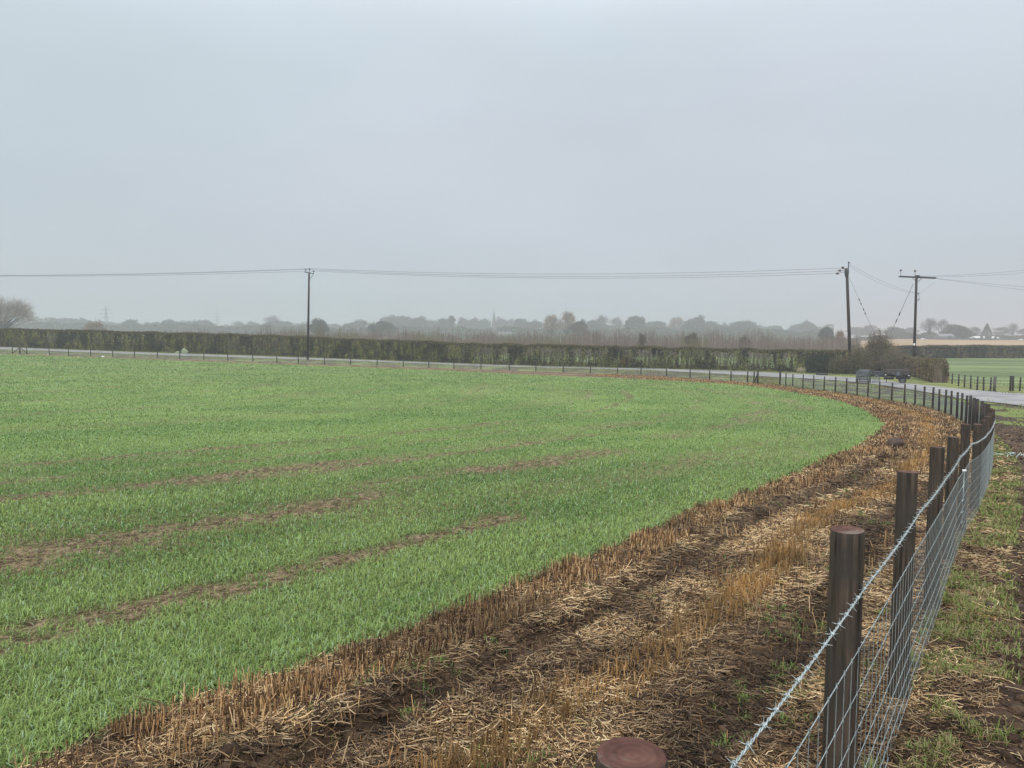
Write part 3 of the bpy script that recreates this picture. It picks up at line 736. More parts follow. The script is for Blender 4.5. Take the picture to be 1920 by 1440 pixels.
FG = 'round timber posts of the curving field fence'
WOFF = .052                                                   # wires run on the camera side of the posts
HW = [.76, .62, .49, .38, .28, .19, .11, .04]                 # heights of the netting's line wires
BARB_H = .955
def base_z(x, y): return float(gz(np.array([x]), np.array([y]))[0])
ALLP = BACK + PA
nearlabels = {0: 'round post with reddish sawn top nearest the camera, at the bottom edge',
              1: 'thick dark round post with reddish top, barbed wire crossing it, second from the camera',
              2: 'dark round post whose foot stands in straw, third from the camera'}
post_protos = []
for i, (x, y) in enumerate(BACK + PA):
    k = i - len(BACK)
    if k < -2: continue
    z = base_z(x, y)
    near = k <= 12
    rad = [.0545, .0515, .0465, .0465, .047, .0455, .05, .047][k % 8] if k >= 0 else .048
    h = PH + (.02 * math.sin(k * 2.7) if k > 2 else [0, -.024, 0][max(k, 0)] if k else -.072)
    if k < 0: lab = ['round fence post behind the camera, outside the photo on the left', 'round fence post just behind the camera, below the photo'][k + 2]
    elif k in nearlabels: lab = nearlabels[k]
    elif k == len(PA) - 1: lab = 'thicker straining post on the near side of the gap in the fence'
    else: lab = '%s dark post of the curving fence, counted from the camera' % ORD[k]
    if near:
        t = empty('fence_post', (x, y, z), rz=.7 * k)
        o, e = post_mesh(rad, h, 'post_shaft', t, seed=k + 50, slope=.05 * math.sin(k * 1.9))
        e.build('end_grain', M_end, t)
        tag(t, lab, 'fence post', FG)
        # staples that hold the wires
        dv = np.array(ALLP[min(i + 1, len(ALLP) - 1)]) - np.array(ALLP[max(i - 1, 0)]); dv /= np.hypot(*dv); nr = np.array([dv[1], -dv[0]])
        if 0 <= k <= 5:
            Rz = np.array([[math.cos(-.7 * k), -math.sin(-.7 * k)], [math.sin(-.7 * k), math.cos(-.7 * k)]])
            for hh in (BARB_H, HW[0], HW[2]):
                s_ = MB(); c2 = np.r_[nr * (WOFF + .0), 0]
                pts = [np.r_[nr * .040 - 0 * dv, hh + .012], np.r_[nr * (WOFF + .006), hh + .012], np.r_[nr * (WOFF + .006), hh - .012], np.r_[nr * .040, hh - .012]]
                pts = [np.r_[Rz @ p[:2], p[2]] for p in pts]
                s_.tube(pts, .0017, 5).build('staple', M_galv, t)
    else:
        mi = (k * 5) % 4
        if k == len(PA) - 1: rad = .085; h = 1.3
        b = MB(); zz = [-.3, 0, h * .5, h]; b.tube([(0, 0, q) for q in zz], [rad * 1.03, rad * 1.03, rad, rad * .97], 10)
        o = b.build('fence_post', M_postfar, smooth=False); o.location = (x, y, z); o.rotation_euler = (.012 * math.sin(k * 3.3), .012 * math.cos(k * 2.1), k)
        tag(o, lab, 'fence post', FG)
fp = None
for k, (x, y) in enumerate(PB):
    z = float(H(x, y))
    st = k in (0, 33)
    if st:
        t = empty('straining_post', (x, y, z))
        MB().tube([(0, 0, -.3), (0, 0, 1.35)], [.1, .095], 12).build('post_shaft', M_postfar, t)
        dv = np.array(PB[k + 1]) - np.array(PB[k]); dv /= np.hypot(*dv)
        for sgn in ((1,) if k == 0 else (1, -1)):
            q = dv * sgn
            MB().tube([(q[0] * .05, q[1] * .05, 1.0), (q[0] * 1.35, q[1] * 1.35, .02)], .05, 8).build('diagonal_strut', M_postfar, t)
        tag(t, 'thick straining post with diagonal strut on the far side of the fence gap' if k == 0 else 'straining post with two diagonal struts by the left edge of the field', 'fence post')
        continue
    if fp is None:
        b = MB(); b.tube([(0, 0, -.3), (0, 0, .6), (0, 0, 1.15)], [.058, .056, .053], 9); o = fp = b.build('fence_post', M_postfar)
    else:
        o = fp.copy(); COL.objects.link(o)
    o.location = (x, y, z); o.rotation_euler = (.015 * math.sin(k * 2.3), .02 * math.cos(k * 1.7), k); o.scale = (1.15, 1.15, 1 + .05 * math.sin(k * 1.3))
    if k < 34: lab = '%s thin dark post left of the fence gap, seen far across the field' % ORD[k - 1]
    else: lab = ['thin fence post just left of the double strutted straining post', 'thin fence post close to the left edge of the photo', 'thin fence post at the very left, beyond the photo', 'outermost thin fence post'][k - 34]
    tag(o, lab, 'fence post', 'thin posts of the distant fence')

def wire_path(P, hgt, side=WOFF, sag=0.0, sub=6, gfun=base_z):
    """points along posts P at height hgt, offset to the camera side"""
    P = np.array(P); Z = np.array([gfun(*p) for p in P]); out = []
    for i in range(len(P) - 1):
        d = P[i + 1] - P[i]; d = d / np.hypot(*d); nr = np.array([d[1], -d[0]])
        for w in np.linspace(0, 1, sub, endpoint=False):
            p = P[i] * (1 - w) + P[i + 1] * w + nr * side; out.append((p[0], p[1], Z[i] * (1 - w) + Z[i + 1] * w + hgt - sag * 4 * w * (1 - w)))
    p = P[-1] + nr * side; out.append((p[0], p[1], Z[-1] + hgt)); return np.array(out)

def arc(P):
    return np.r_[0, np.cumsum(np.linalg.norm(np.diff(P, axis=0), axis=1))]

def barbed(P, name, label, fine_to):
    W = wire_path(P, BARB_H, .060, sag=.012); L = arc(W); n = int(L[-1] / .012)
    t = np.linspace(0, L[-1], n); C = np.stack([np.interp(t, L, W[:, k]) for k in range(3)], 1)
    dist = np.linalg.norm(C[:, :2], axis=1); nearm = (t < fine_to)
    b = MB()
    Cn = C[nearm]; tn = t[nearm]; d = np.gradient(Cn, axis=0); d /= np.linalg.norm(d, axis=1)[:, None]
    a = np.cross(d, [0, 0, 1.]); a /= np.linalg.norm(a, axis=1)[:, None]; c = np.cross(a, d)
    for ph in (0, PI):                                        # two twisted strands
        w = tn * 2 * PI / .055 + ph
        b.tube(Cn + .0021 * (np.cos(w)[:, None] * a + np.sin(w)[:, None] * c), .0018, 5, caps=False)
    o = empty(name, C[0]) if False else None
    main = b
    Cf = C[~nearm][::20]
    if len(Cf) > 1:
        rf = np.clip(.00014 * np.linalg.norm(Cf[:, :2], axis=1), .002, .0075)
        main.tube(np.vstack([C[nearm][-1:], Cf]) if nearm.any() else Cf, np.r_[rf[:1], rf] if nearm.any() else rf, 4, caps=False)
    # barbs: four points at each knot, and the small coil round the strands
    tb = np.arange(.03, fine_to, .088); idx = np.clip(np.searchsorted(tn, tb), 1, len(tn) - 2)
    A, B, C2 = [], [], []
    for i in idx:
        ph = rng.uniform(0, 2 * PI)
        for q in range(4):
            an = ph + q * PI / 2 + rng.normal(0, .2); v = math.cos(an) * a[i] + math.sin(an) * c[i] + d[i] * (.25 if q % 2 else -.25)
            v /= np.linalg.norm(v); A.append(Cn[i]); B.append(Cn[i] + v * .0185)
        m = np.linspace(0, 1, 13); w = m * 2 * PI * 2.5
        main.tube(Cn[i] + (m - .5)[:, None] * .011 * d[i] + .0052 * (np.cos(w)[:, None] * a[i] + np.sin(w)[:, None] * c[i]), .0014, 4, caps=False)
    if A: main.sticks(np.array(A), np.array(B), .0013, .0005, (1, 1, 1))
    o = main.build(name, M_galv, smooth=True); tag(o, label, 'barbed wire'); return o
PF = BACK + PA
barbed(PF, 'barbed_wire', 'bright twisted barbed wire running along the near curving fence above its netting', 24)

def netting(P, name, label, near=True, step=.105, gfun=base_z, cat='wire netting', tagtop=None):
    root = empty(name, (P[0][0], P[0][1], gfun(*P[0]))); off = -np.array(root.location)
    b = MB(); rows = []
    for h in HW:
        W = wire_path(P, h, WOFF, sag=.004, gfun=gfun)
        if near:                                               # ripple crimps in the line wires
            pass
        rows.append(W); rf = np.clip(.00011 * np.linalg.norm(W[:, :2], axis=1), .0013 if h not in (HW[0], HW[-1]) else .0016, .006)
        b.tube(W + off, rf, 4 if not near else 5, caps=False)
    b.build('line_wires', M_galv, root, smooth=True)
    T_, Bt = rows[0], rows[-1]; L = arc(T_); t = np.arange(.05, L[-1], step)
    TP = np.stack([np.interp(t, L, T_[:, k]) for k in range(3)], 1); LB = arc(Bt) * L[-1] / arc(Bt)[-1]; BP = np.stack([np.interp(t, LB, Bt[:, k]) for k in range(3)], 1)
    r = np.hypot(TP[:, 0], TP[:, 1]); rw = np.clip(.00011 * r, .0012, .005)
    v = MB(); v.sticks(TP + off, BP + off, rw, rw, (1, 1, 1), n=4)
    
    if len(t) and step < .5: v.build('stay_wires', M_galv, root)
    if near:                                                   # hinge knots where the wires cross
        kn = MB(); m = r < 9; A, B = [], []
        for W in rows[:-1]:
            LW = arc(W) * L[-1] / arc(W)[-1]; Q = np.stack([np.interp(t[m], LW, W[:, k]) for k in range(3)], 1)
            A.append(Q - [0, 0, .007]); B.append(Q + [0, 0, .007])
        kn.sticks(np.vstack(A) + off, np.vstack(B) + off, .0032, .0032, (1, 1, 1), n=5); k_ = kn.build('knots', M_galv, root); k_['kind'] = 'stuff'
    if tagtop is not None:
        x, y = tagtop; g = gfun(x, y)
        dv = np.array(PA[5]) - np.array(PA[4]); dv /= np.hypot(*dv); nr = np.array([dv[1], -dv[0]]); p = np.array([x, y]) + nr * .07
        MB().box(np.array([p[0], p[1], g + .775]) + off, (.035, .010, .022)).build('white_tag', M_white, root)
        j = MB()
        for q in range(3): j.tube([np.array([p[0] + .004 * q, p[1] + .008 * q, g + .76]) + off, np.array([p[0] + .006 * q - .004, p[1] + .008 * q, g + .06]) + off], 0.0016, 5)
        for hh in HW[1:5]: j.tube([np.array([p[0] - .02, p[1] - .02, g + hh]) + off, np.array([p[0] + .02, p[1] + .02, g + hh + .01]) + off], .003, 6)
        j.build('roll_joint', M_galv, root)
    tag(root, label, cat); return root
mid = tuple((np.array(PA[4]) * .72 + np.array(PA[5]) * .28))
netting(PF, 'wire_netting', 'galvanised stock netting fixed to the near curving run of posts', True, tagtop=mid)
hz = lambda x, y: float(H(x, y))
netting(PB, 'wire_netting', 'thin grey netting on the straight far fence left of the gap', False, .3, hz)
W = wire_path(PB, 1.05, .06, gfun=hz)
tag(MB().tube(W, .0075, 4, caps=False).build('barbed_wire', M_galvd), 'thin top wire strung along the distant fence left of the gap', 'barbed wire')

# right-hand fence beyond the road
RP = [(1785, 720), (1797, 724), (1808, 726.5), (1820, 728.5), (1832, 731), (1844, 732.5), (1857, 733.5), (1864, 734.8), (1894, 733), (1899, 733.2), (1912, 733.5), (1928, 736), (1944, 738)]
rfp = None; RPW = []
for k, (px, py) in enumerate(RP):
    p = at(px, py); st = k in (7, 8, 9); hh = 1.2 if st else 1.1
    if st:
        o = MB().tube([(0, 0, -.3), (0, 0, hh)], .11 if k == 7 else .08, 10).build('fence_post', M_board if k == 7 else M_postfar)
    elif rfp is None: o = rfp = MB().tube([(0, 0, -.3), (0, 0, hh)], [.07, .065], 8).build('fence_post', M_postfar)
    else: o = rfp.copy(); COL.objects.link(o)
    o.location = p; o.rotation_euler = (.02 * math.sin(k * 3), .02 * math.cos(k * 2), k)
    RPW.append((p[0], p[1]))
    lab = {7: 'thick grey gatepost in the fence across the road', 8: 'left of the paired thick posts in the fence across the road', 9: 'right of the paired thick posts in the fence across the road'}.get(k)
    if lab is None: lab = '%s thin post from the clipped hedge end, in the fence across the road' % ORD[k]
    tag(o, lab, 'fence post', None if st else 'thin posts of the fence across the road')
HWs = HW; HW = [.95, .7, .45, .15]
netting(RPW, 'wire_netting', 'thin wire netting on the fence across the road at right', False, .6, hz)
HW = HWs

# ============================================================ hedges and scrub
def leaf_faces(b, P, size, c, flat=.0):
    n = len(P); a = rng.normal(size=(n, 3)); a /= np.linalg.norm(a, axis=1)[:, None]; q = rng.normal(size=(n, 3)); e = np.cross(a, q); e /= np.linalg.norm(e, axis=1)[:, None]
    s = np.broadcast_to(size, (n,))[:, None]
    V = np.stack([P - a * s * .6, P + e * s * .45, P + a * s * .6, P - e * s * .45], 1).reshape(-1, 3)
    b.add(V, np.array([[0, 1, 2, 3]]) + np.arange(n)[:, None] * 4, np.repeat(c, 4, 0))

def hedge(name, base, tops, thick, label, cols, nleaf, nstem, gap=None, leaf=.17, seed=0, stemc=((.05, .04, .03), (.12, .10, .075)), group=None):
    """clipped hedge along base points; tops are world heights of its upper edge"""
    B = np.array([p[:2] for p in base]); L = np.r_[0, np.cumsum(np.hypot(*np.diff(B, axis=0).T))]; TZ = np.array(tops)
    root = empty(name, (B[0][0], B[0][1], float(H(*B[0])))); off = -np.array(root.location)
    def pos(t, d):
        x = np.interp(t, L, B[:, 0]); y = np.interp(t, L, B[:, 1]); e = .5
        tx = np.interp(t + e, L, B[:, 0]) - np.interp(t - e, L, B[:, 0]); ty = np.interp(t + e, L, B[:, 1]) - np.interp(t - e, L, B[:, 1]); l = np.hypot(tx, ty) + 1e-9
        s = 1 if (B[-1][0] - B[0][0]) > 0 else -1
        return x - s * ty / l * d, y + s * tx / l * d                  # d positive: away from the viewer
    # foliage
    n = nleaf; t = rng.uniform(0, L[-1], n); kind = rng.random(n)
    d = np.where(kind < .62, rng.uniform(0, .35, n), np.where(kind < .80, rng.uniform(0, thick, n), rng.uniform(thick - .3, thick, n)))
    v = np.where((kind > .62) & (kind < .80), 1 - rng.random(n) ** 2 * .10, rng.random(n))
    x, y = pos(t, d); g = H(x, y); top = np.interp(t, L, TZ) + .45 * (fbm(t * .35, t * 0, seed + 2, 4) - .5) + .10 * rng.random(n) ** 4
    z = g + (top - g) * v
    bulge = .25 * (fbm(t * .8, v * 3, seed + 4, 3) - .5); x2, y2 = pos(t, d + bulge * (d < .5)); x, y = x2, y2
    q = fbm(t * .75, v * 1.3, seed + 5, 4); fine = fbm(t * 2.6, v * 1.9, seed + 6, 2)
    dens = np.ones(n)
    if gap is not None:
        gp = gap(t, v, L[-1]); dens = 1 - gp * sst(.35 * q + .65 * fine, .42, .54)
    low = sst(.20 - v, 0, .15) * .45
    k = rng.random(n) < dens * (1 - low) * (1 - .5 * sst(v, .93, 1.0) * (rng.random(n) < .6)) * (.45 + .9 * sst(fine, .25, .6))
    x, y, z, t, v, q = x[k], y[k], z[k], t[k], v[k], q[k]; n = len(x)
    w = np.clip(sst(q, .30, .70) * (len(cols) - 1) + rng.normal(0, .45, n), 0, len(cols) - 1); i0 = np.floor(w).astype(int); i1 = np.minimum(i0 + 1, len(cols) - 1)
    CA = np.array(cols); c = CA[i0] * (1 - (w - i0))[:, None] + CA[i1] * (w - i0)[:, None]; c = c * rng.uniform(.5, 1.5, n)[:, None] * (.65 + 1.3 * sst(fbm(t * 2.8, v * 2.4, seed + 8, 3), .34, .66))[:, None] * np.array([1.12, 1.05, .85]); c = np.where((v > .90)[:, None], np.array([.125, .108, .058]) * rng.uniform(.5, 1.5, n)[:, None], c)
    fb = MB(); leaf_faces(fb, np.stack([x, y, z], 1) + off, rng.uniform(.6, 1.3, n) * leaf, c)
    fb.build('foliage', M_leaf, root)
    # stems
    n = nstem; t = rng.uniform(0, L[-1], n); d = rng.uniform(.1, thick * .9, n); x, y = pos(t, d); g = H(x, y); top = np.interp(t, L, TZ)
    hh = (top - g) * rng.uniform(.6, .99, n); dt = rng.normal(0, .22, n) * hh * .5; x2, y2 = pos(t + dt, d + rng.normal(0, .12, n))
    A = np.stack([x, y, g - .05], 1); Bm = np.stack([x2, y2, g + hh], 1)
    M_ = A * .5 + Bm * .5 + rng.normal(0, .10, (n, 3))
    c = mixc(stemc[0], stemc[1], rng.random(n)); sb = MB()
    sb.sticks(A + off, M_ + off, rng.uniform(.012, .045, n), .016, c); sb.sticks(M_ + off, Bm + off, .016, .008, c)
    sb.build('stems', M_twig, root)
    tag(root, label, 'hedge', group); return root

hb = [(-150, 646), (0, 650.8), (240, 659.6), (480, 667), (700, 675.2), (900, 683.6), (1100, 688.6), (1300, 693.2), (1450, 697), (1596, 701)]
ht = [612.5, 616, 622, 628, 636.5, 644, 648, 652, 655.5, 657]
HBp = [at(*p) for p in hb]; HBp = [p + np.array([0, 1.2, 0]) for p in HBp]
HT = [zat(ty, p[0], p[1]) for p, ty in zip(HBp, ht)]
Lh = np.r_[0, np.cumsum(np.hypot(*np.diff(np.array(HBp)[:, :2], axis=0).T))]; pxs = [p[0] for p in hb]
def mgap(t, v, L):
    px = np.interp(t, Lh, pxs)
    a = sst(px, 780, 900) * (1 - sst(px, 1480, 1540)) * .96 + .50 * np.exp(-((px - 480) / 160) ** 2) + .35 * sst(px, 300, 420) * (1 - sst(px, 780, 900))
    return np.clip(a, 0, 1) * sst(v, .10, .22) * (1 - sst(v, .80, .90))
hedge('hedge', HBp, HT, 1.5, 'long flat-topped clipped hedge running behind the road across the photo',
      [(.016, .016, .012), (.045, .052, .022), (.110, .130, .038), (.024, .024, .015), (.190, .205, .055), (.060, .046, .028), (.085, .095, .035)], 300000, 7500, mgap, .16, 80)
# the far hedge at right
fb_ = [(1640, 671), (1760, 671.5), (1850, 671.5), (1960, 671.5), (2100, 671)]; ft = [650, 648.5, 648, 648.3, 648]
FB = [at(*p) for p in fb_]
hedge('hedge', FB, [zat(a, p[0], p[1]) for a, p in zip(ft, FB)], 1.8, 'low dark hedge beyond the green field at the far right',
      [(.028, .028, .022), (.055, .055, .030), (.10, .08, .055)], 60000, 900, None, .3, 90)
# clipped hedge that ends by the right-hand field
cb_ = [(1662, 699), (1700, 701), (1730, 705), (1752, 711), (1768, 715.5), (1774, 717), (1779, 718)]; ct = [662, 667, 671, 672.5, 674, 677, 688]
CB = [at(*p) for p in cb_]
hedge('hedge', CB, [zat(a, p[0], p[1]) for a, p in zip(ct, CB)], 1.7, 'short clipped brown hedge with square end behind the right power pole',
      [(.050, .040, .030), (.12, .095, .065), (.19, .15, .10), (.10, .105, .045)], 40000, 4200, None, .12, 95, ((.12, .10, .07), (.34, .28, .21)))

def scrub(name, px, py, topy, wpx, label, cols, n_tw, n_lf, cat='bush', twc=((.05, .04, .032), (.14, .11, .08)), peak=.5, yoff=1.0, lf=.13):
    p = at(px, py) + np.array([0, yoff, 0]); h = zat(topy, p[0], p[1]) - p[2]; R_ = wpx / F * p[1] / 2
    root = empty(name, p); b = MB(); f = MB()
    a = rng.uniform(0, 2 * PI, n_tw); rr = R_ * .75 * np.sqrt(rng.random(n_tw)); A = np.stack([rr * np.cos(a), rr * np.sin(a) * .7, np.full(n_tw, -.05)], 1)
    sh = np.clip(1.05 - (rr / R_) ** 2 * .75, .2, 1); hh = h * sh * rng.uniform(.55, 1.05, n_tw)
    B_ = A + np.stack([np.cos(a) * rr * .35 + rng.normal(0, .3, n_tw), np.sin(a) * rr * .3 + rng.normal(0, .3, n_tw), hh], 1)
    M_ = (A + B_) / 2 + rng.normal(0, .15, (n_tw, 3)) * [1, 1, .3]
    c = mixc(twc[0], twc[1], rng.random(n_tw)); b.sticks(A, M_, .02, .013, c); b.sticks(M_, B_, .013, .005, c)
    k = rng.integers(0, n_tw, n_tw * 3); w = rng.uniform(.1, 1, n_tw * 3)[:, None]; S = M_[k] * (1 - w) + B_[k] * w; E = S + rng.normal(0, .28, (len(k), 3)) + [0, 0, .15]
    b.sticks(S, E, .008, .004, c[k])
    b.build('branches', M_twig, root)
    k = rng.integers(0, n_tw, n_lf); w = rng.uniform(0, 1.02, n_lf)[:, None]; S = np.where(w < .5, A[k] * (1 - 2 * w) + M_[k] * 2 * w, M_[k] * (2 - 2 * w) + B_[k] * (2 * w - 1)) + rng.normal(0, .16, (n_lf, 3))
    S[:, 2] = np.abs(S[:, 2]); q = fbm(S[:, 0] * 1.1 + px, S[:, 2] * 1.1 + S[:, 1], 99, 3); CA = np.array(cols); wi = np.clip(sst(q, .3, .7) * (len(CA) - 1) + rng.normal(0, .4, n_lf), 0, len(CA) - 1).round().astype(int)
    leaf_faces(f, S, rng.uniform(.6, 1.3, n_lf) * lf, CA[wi] * rng.uniform(.7, 1.25, n_lf)[:, None]); f.build('foliage', M_leaf, root)
    tag(root, label, cat); return root
scrub('bush', 1652, 701, 618, 52, 'tall overgrown thorn bush between the two right-hand power poles', [(.09, .085, .035), (.17, .15, .05), (.06, .05, .035), (.20, .15, .06)], 1100, 11000, twc=((.07, .055, .045), (.22, .18, .14)))
scrub('bush', 1618, 702, 648, 56, 'rounded brambly bush at the foot of the leaning middle power pole', [(.08, .085, .035), (.15, .145, .05), (.06, .05, .035)], 1000, 10000, twc=((.08, .065, .05), (.25, .21, .15)))
scrub('bush', 1684, 703, 650, 50, 'low twiggy bush just left of the right-hand power pole', [(.08, .07, .04), (.13, .115, .055), (.17, .14, .08)], 900, 7000, twc=((.10, .085, .065), (.30, .26, .20)))
scrub('ivy_bush', 1540, 699.5, 657, 56, 'dark green ivy-covered stretch of bush left of the middle power pole', [(.018, .034, .018), (.028, .05, .022), (.035, .05, .028)], 400, 16000, yoff=.6)
scrub('bush', 1575, 701, 668, 36, 'pale twiggy bush at the hedge foot left of the middle pole', [(.07, .06, .03), (.11, .09, .045)], 500, 4000, yoff=.3, twc=((.09, .075, .05), (.2, .17, .11)))
scrub('bush', 1172, 689.3, 664, 16, 'small bush with orange and yellow leaves in the long hedge', [(.30, .20, .03), (.36, .14, .03), (.26, .26, .05)], 80, 1400, yoff=.2)
scrub('bush', 1140, 688.8, 652, 22, 'yellowish green bush showing through a gap in the long hedge', [(.17, .18, .05), (.22, .22, .06), (.12, .14, .04)], 80, 1300, yoff=.2)
scrub('dead_grass_clump', 1501, 699, 689, 7, 'pale clump of dead grass at the far roadside', [(.50, .47, .33), (.42, .38, .24)], 120, 300, cat='plant', twc=((.35, .3, .2), (.5, .45, .3)), yoff=-.3, lf=.08)
# individual trees and coloured bushes that stand beyond the hedge are below

# ---- bare plantation behind the hedge: one mass nobody could count
def plantation():
    b = MB(); f = MB()
    n = 17000; px = rng.uniform(318, 1610, n) + rng.normal(0, 3, n); D = rng.uniform(165, 290, n)
    x = (px - 960) / F * D; g = H(x, D)
    prof = sst(px, 318, 560) * .30 + .70
    hh = (3.9 + .7 * (D - 165) / 125 + 2.4 * (fbm(px * .05, D * .03, 101, 4) - .45) * 2) * prof * rng.uniform(.55, 1.13, n) * (1 + .12 * sst(px, 850, 1250) * (1 - sst(px, 1400, 1600)))
    A = np.stack([x, D, g], 1); B_ = A + np.stack([rng.normal(0, .22, n), rng.normal(0, .2, n), hh], 1)
    c = mixc((.10, .072, .062), (.27, .21, .185), rng.random(n)); c = mixc(c, (.14, .13, .06), sst(fbm(px * .02, D * .01, 102, 3), .52, .68) * .7)
    b.sticks(A, B_, .04, .014, c)
    k = rng.integers(0, n, 60000); w = rng.uniform(.15, .9, len(k))[:, None]; S = A[k] * (1 - w) + B_[k] * w
    b.sticks(S, S + np.stack([rng.normal(0, .28, len(k)), rng.normal(0, .2, len(k)), rng.uniform(.3, 1.0, len(k))], 1), .016, .007, c[k])
    o = b.build('young_plantation', M_twig)
    tag(o, 'brown mass of bare young saplings standing behind the long hedge', 'plantation', kind='stuff')
plantation()

# ============================================================ trees
def make_tree(name, h, w, kind='dome', seed=0, leafc=((.05, .06, .03), (.08, .08, .045)), nleaf=2200, leaf=.5, trunk_h=.22, density=1., nlobe=22, twigs=500, twc=((.05, .045, .04), (.10, .085, .075))):
    """unit trees: h metres tall, w metres wide, origin at the foot"""
    r_ = np.random.default_rng(seed); root = empty(name); tb = MB()
    th = h * trunk_h; rt = .022 * h
    lean = r_.normal(0, .02 * h, 2)
    tb.tube([(0, 0, -.3), (lean[0] * .3, lean[1] * .3, th * .6), (lean[0], lean[1], th * 1.3)], [rt * 1.25, rt, rt * .8], 8)
    if kind == 'conifer':
        tb.tube([(0, 0, 0), (0, 0, h * .95)], [rt, rt * .2], 6); n = nleaf; v = r_.random(n) ** .75; z = h * (.08 + .92 * v); R_ = w / 2 * (1 - v) ** .85 * (.75 + .35 * r_.random(n)); a = r_.uniform(0, 2 * PI, n)
        P = np.stack([R_ * np.cos(a), R_ * np.sin(a), z], 1); S = P; lobes = None
    else:
        if kind == 'poplar': c0 = np.array([0, 0, h * .56]); ax = np.array([w / 2, w / 2, h * .44])
        else: c0 = np.array([0, 0, h * .53]); ax = np.array([w / 2, w / 2, h * .47])
        C, Rl = [], []
        for i in range(nlobe):
            u = r_.normal(size=3); u /= np.linalg.norm(u); u[2] = abs(u[2]) * 1.25 - .45
            q = r_.uniform(.45, .80); C.append(c0 + ax * u * q); Rl.append(r_.uniform(.22, .36) * min(w, h * .8) * .5 * 1.25)
        C = np.array(C); Rl = np.array(Rl)
        # limbs to each lobe, with forked ends
        for c, rl in zip(C, Rl):
            m = np.array([lean[0], lean[1], th]) * .55 + c * .45 + r_.normal(0, .03 * h, 3) * [1, 1, .3]
            tb.tube([(lean[0] * .7, lean[1] * .7, th * .85), m, c], [rt * .55, rt * .33, rt * .14], 5)
            for _ in range(4):
                e = c + r_.normal(size=3) * rl * .7 + [0, 0, rl * .2]; tb.tube([m * .3 + c * .7, (m * .3 + c * .7 + e) / 2 + r_.normal(0, .1 * rl, 3), e], [rt * .16, rt * .1, rt * .04], 4)
        k = r_.integers(0, nlobe, twigs); u = r_.normal(size=(twigs, 3)); u /= np.linalg.norm(u, axis=1)[:, None]
        A = C[k] + u * Rl[k][:, None] * .3; B_ = C[k] + u * Rl[k][:, None] * r_.uniform(.8, 1.15, twigs)[:, None] + r_.normal(0, .05 * h * .3, (twigs, 3))
        tb.sticks(A, B_, rt * .07, rt * .03, mixc(twc[0], twc[1], r_.random(twigs)))
        k = r_.integers(0, nlobe, nleaf); u = r_.normal(size=(nleaf, 3)); u /= np.linalg.norm(u, axis=1)[:, None]
        P = C[k] + u * Rl[k][:, None] * (r_.random(nleaf) ** .45)[:, None] * np.array([1, 1, .85])
    tb.c = [np.where(np.all(c == 1, axis=1)[:, None], np.array([[.055, .048, .042]]), c) for c in tb.c]
    tb.build('trunk', M_twig, root)
    if nleaf:
        fb = MB(); n = len(P); state = r_.random(n); n_ = fbm(P[:, 0] * .4 + seed, P[:, 2] * .4 + P[:, 1] * .2, seed, 2)
        c = mixc(leafc[0], leafc[1], np.clip(n_ + .5 * (state - .5), 0, 1)) * r_.uniform(.75, 1.25, n)[:, None]
        keep = r_.random(n) < density
        leaf_faces(fb, P[keep], r_.uniform(.6, 1.3, keep.sum()) * leaf, c[keep]); fb.build('crown', M_leaf, root)
    return root

def park(o): o['proto'] = 1; return o
GR = ((.05, .060, .035), (.085, .090, .050)); BR = ((.075, .06, .045), (.12, .095, .065)); RD = ((.26, .16, .10), (.38, .25, .16)); DK = ((.025, .038, .025), (.045, .055, .035))
H0 = 16.
def bushy(o): return o
protos = {
    'domeA': (lambda: make_tree('broadleaf_tree', 16, 15, 'dome', 1, GR, 5200, .62, nlobe=34, trunk_h=.12)),
    'domeB': (lambda: make_tree('broadleaf_tree', 16, 13, 'dome', 2, BR, 3600, .60, nlobe=28, trunk_h=.14)),
    'domeC': (lambda: make_tree('broadleaf_tree', 16, 18, 'dome', 3, GR, 6000, .66, nlobe=40, trunk_h=.10)),
    'open': (lambda: make_tree('broadleaf_tree', 16, 14, 'dome', 4, BR, 1500, .45, nlobe=20, twigs=1200)),
    'red': (lambda: make_tree('autumn_tree', 16, 13, 'dome', 5, RD, 1900, .42, nlobe=26, twigs=1500)),
    'bare': (lambda: make_tree('bare_tree', 16, 14, 'dome', 6, BR, 60, .3, nlobe=20, twigs=1300, trunk_h=.25)),
    'dark': (lambda: make_tree('evergreen_tree', 16, 15, 'dome', 8, DK, 6500, .60, nlobe=38, trunk_h=.08)),
    'poplar': (lambda: make_tree('poplar_tree', 20, 6, 'poplar', 9, BR, 2400, .5, nlobe=18)),
    'conifer': (lambda: make_tree('conifer_tree', 14, 8, 'conifer', 10, DK, 3200, .5)),
}
PDIM = {'poplar': (20, 6), 'conifer': (14, 8), 'domeA': (16, 15), 'domeB': (16, 13), 'domeC': (16, 18), 'open': (16, 14), 'red': (16, 13), 'bare': (16, 14), 'dark': (16, 15)}
made = {}
TG = 'far trees fading into the fog along the horizon'
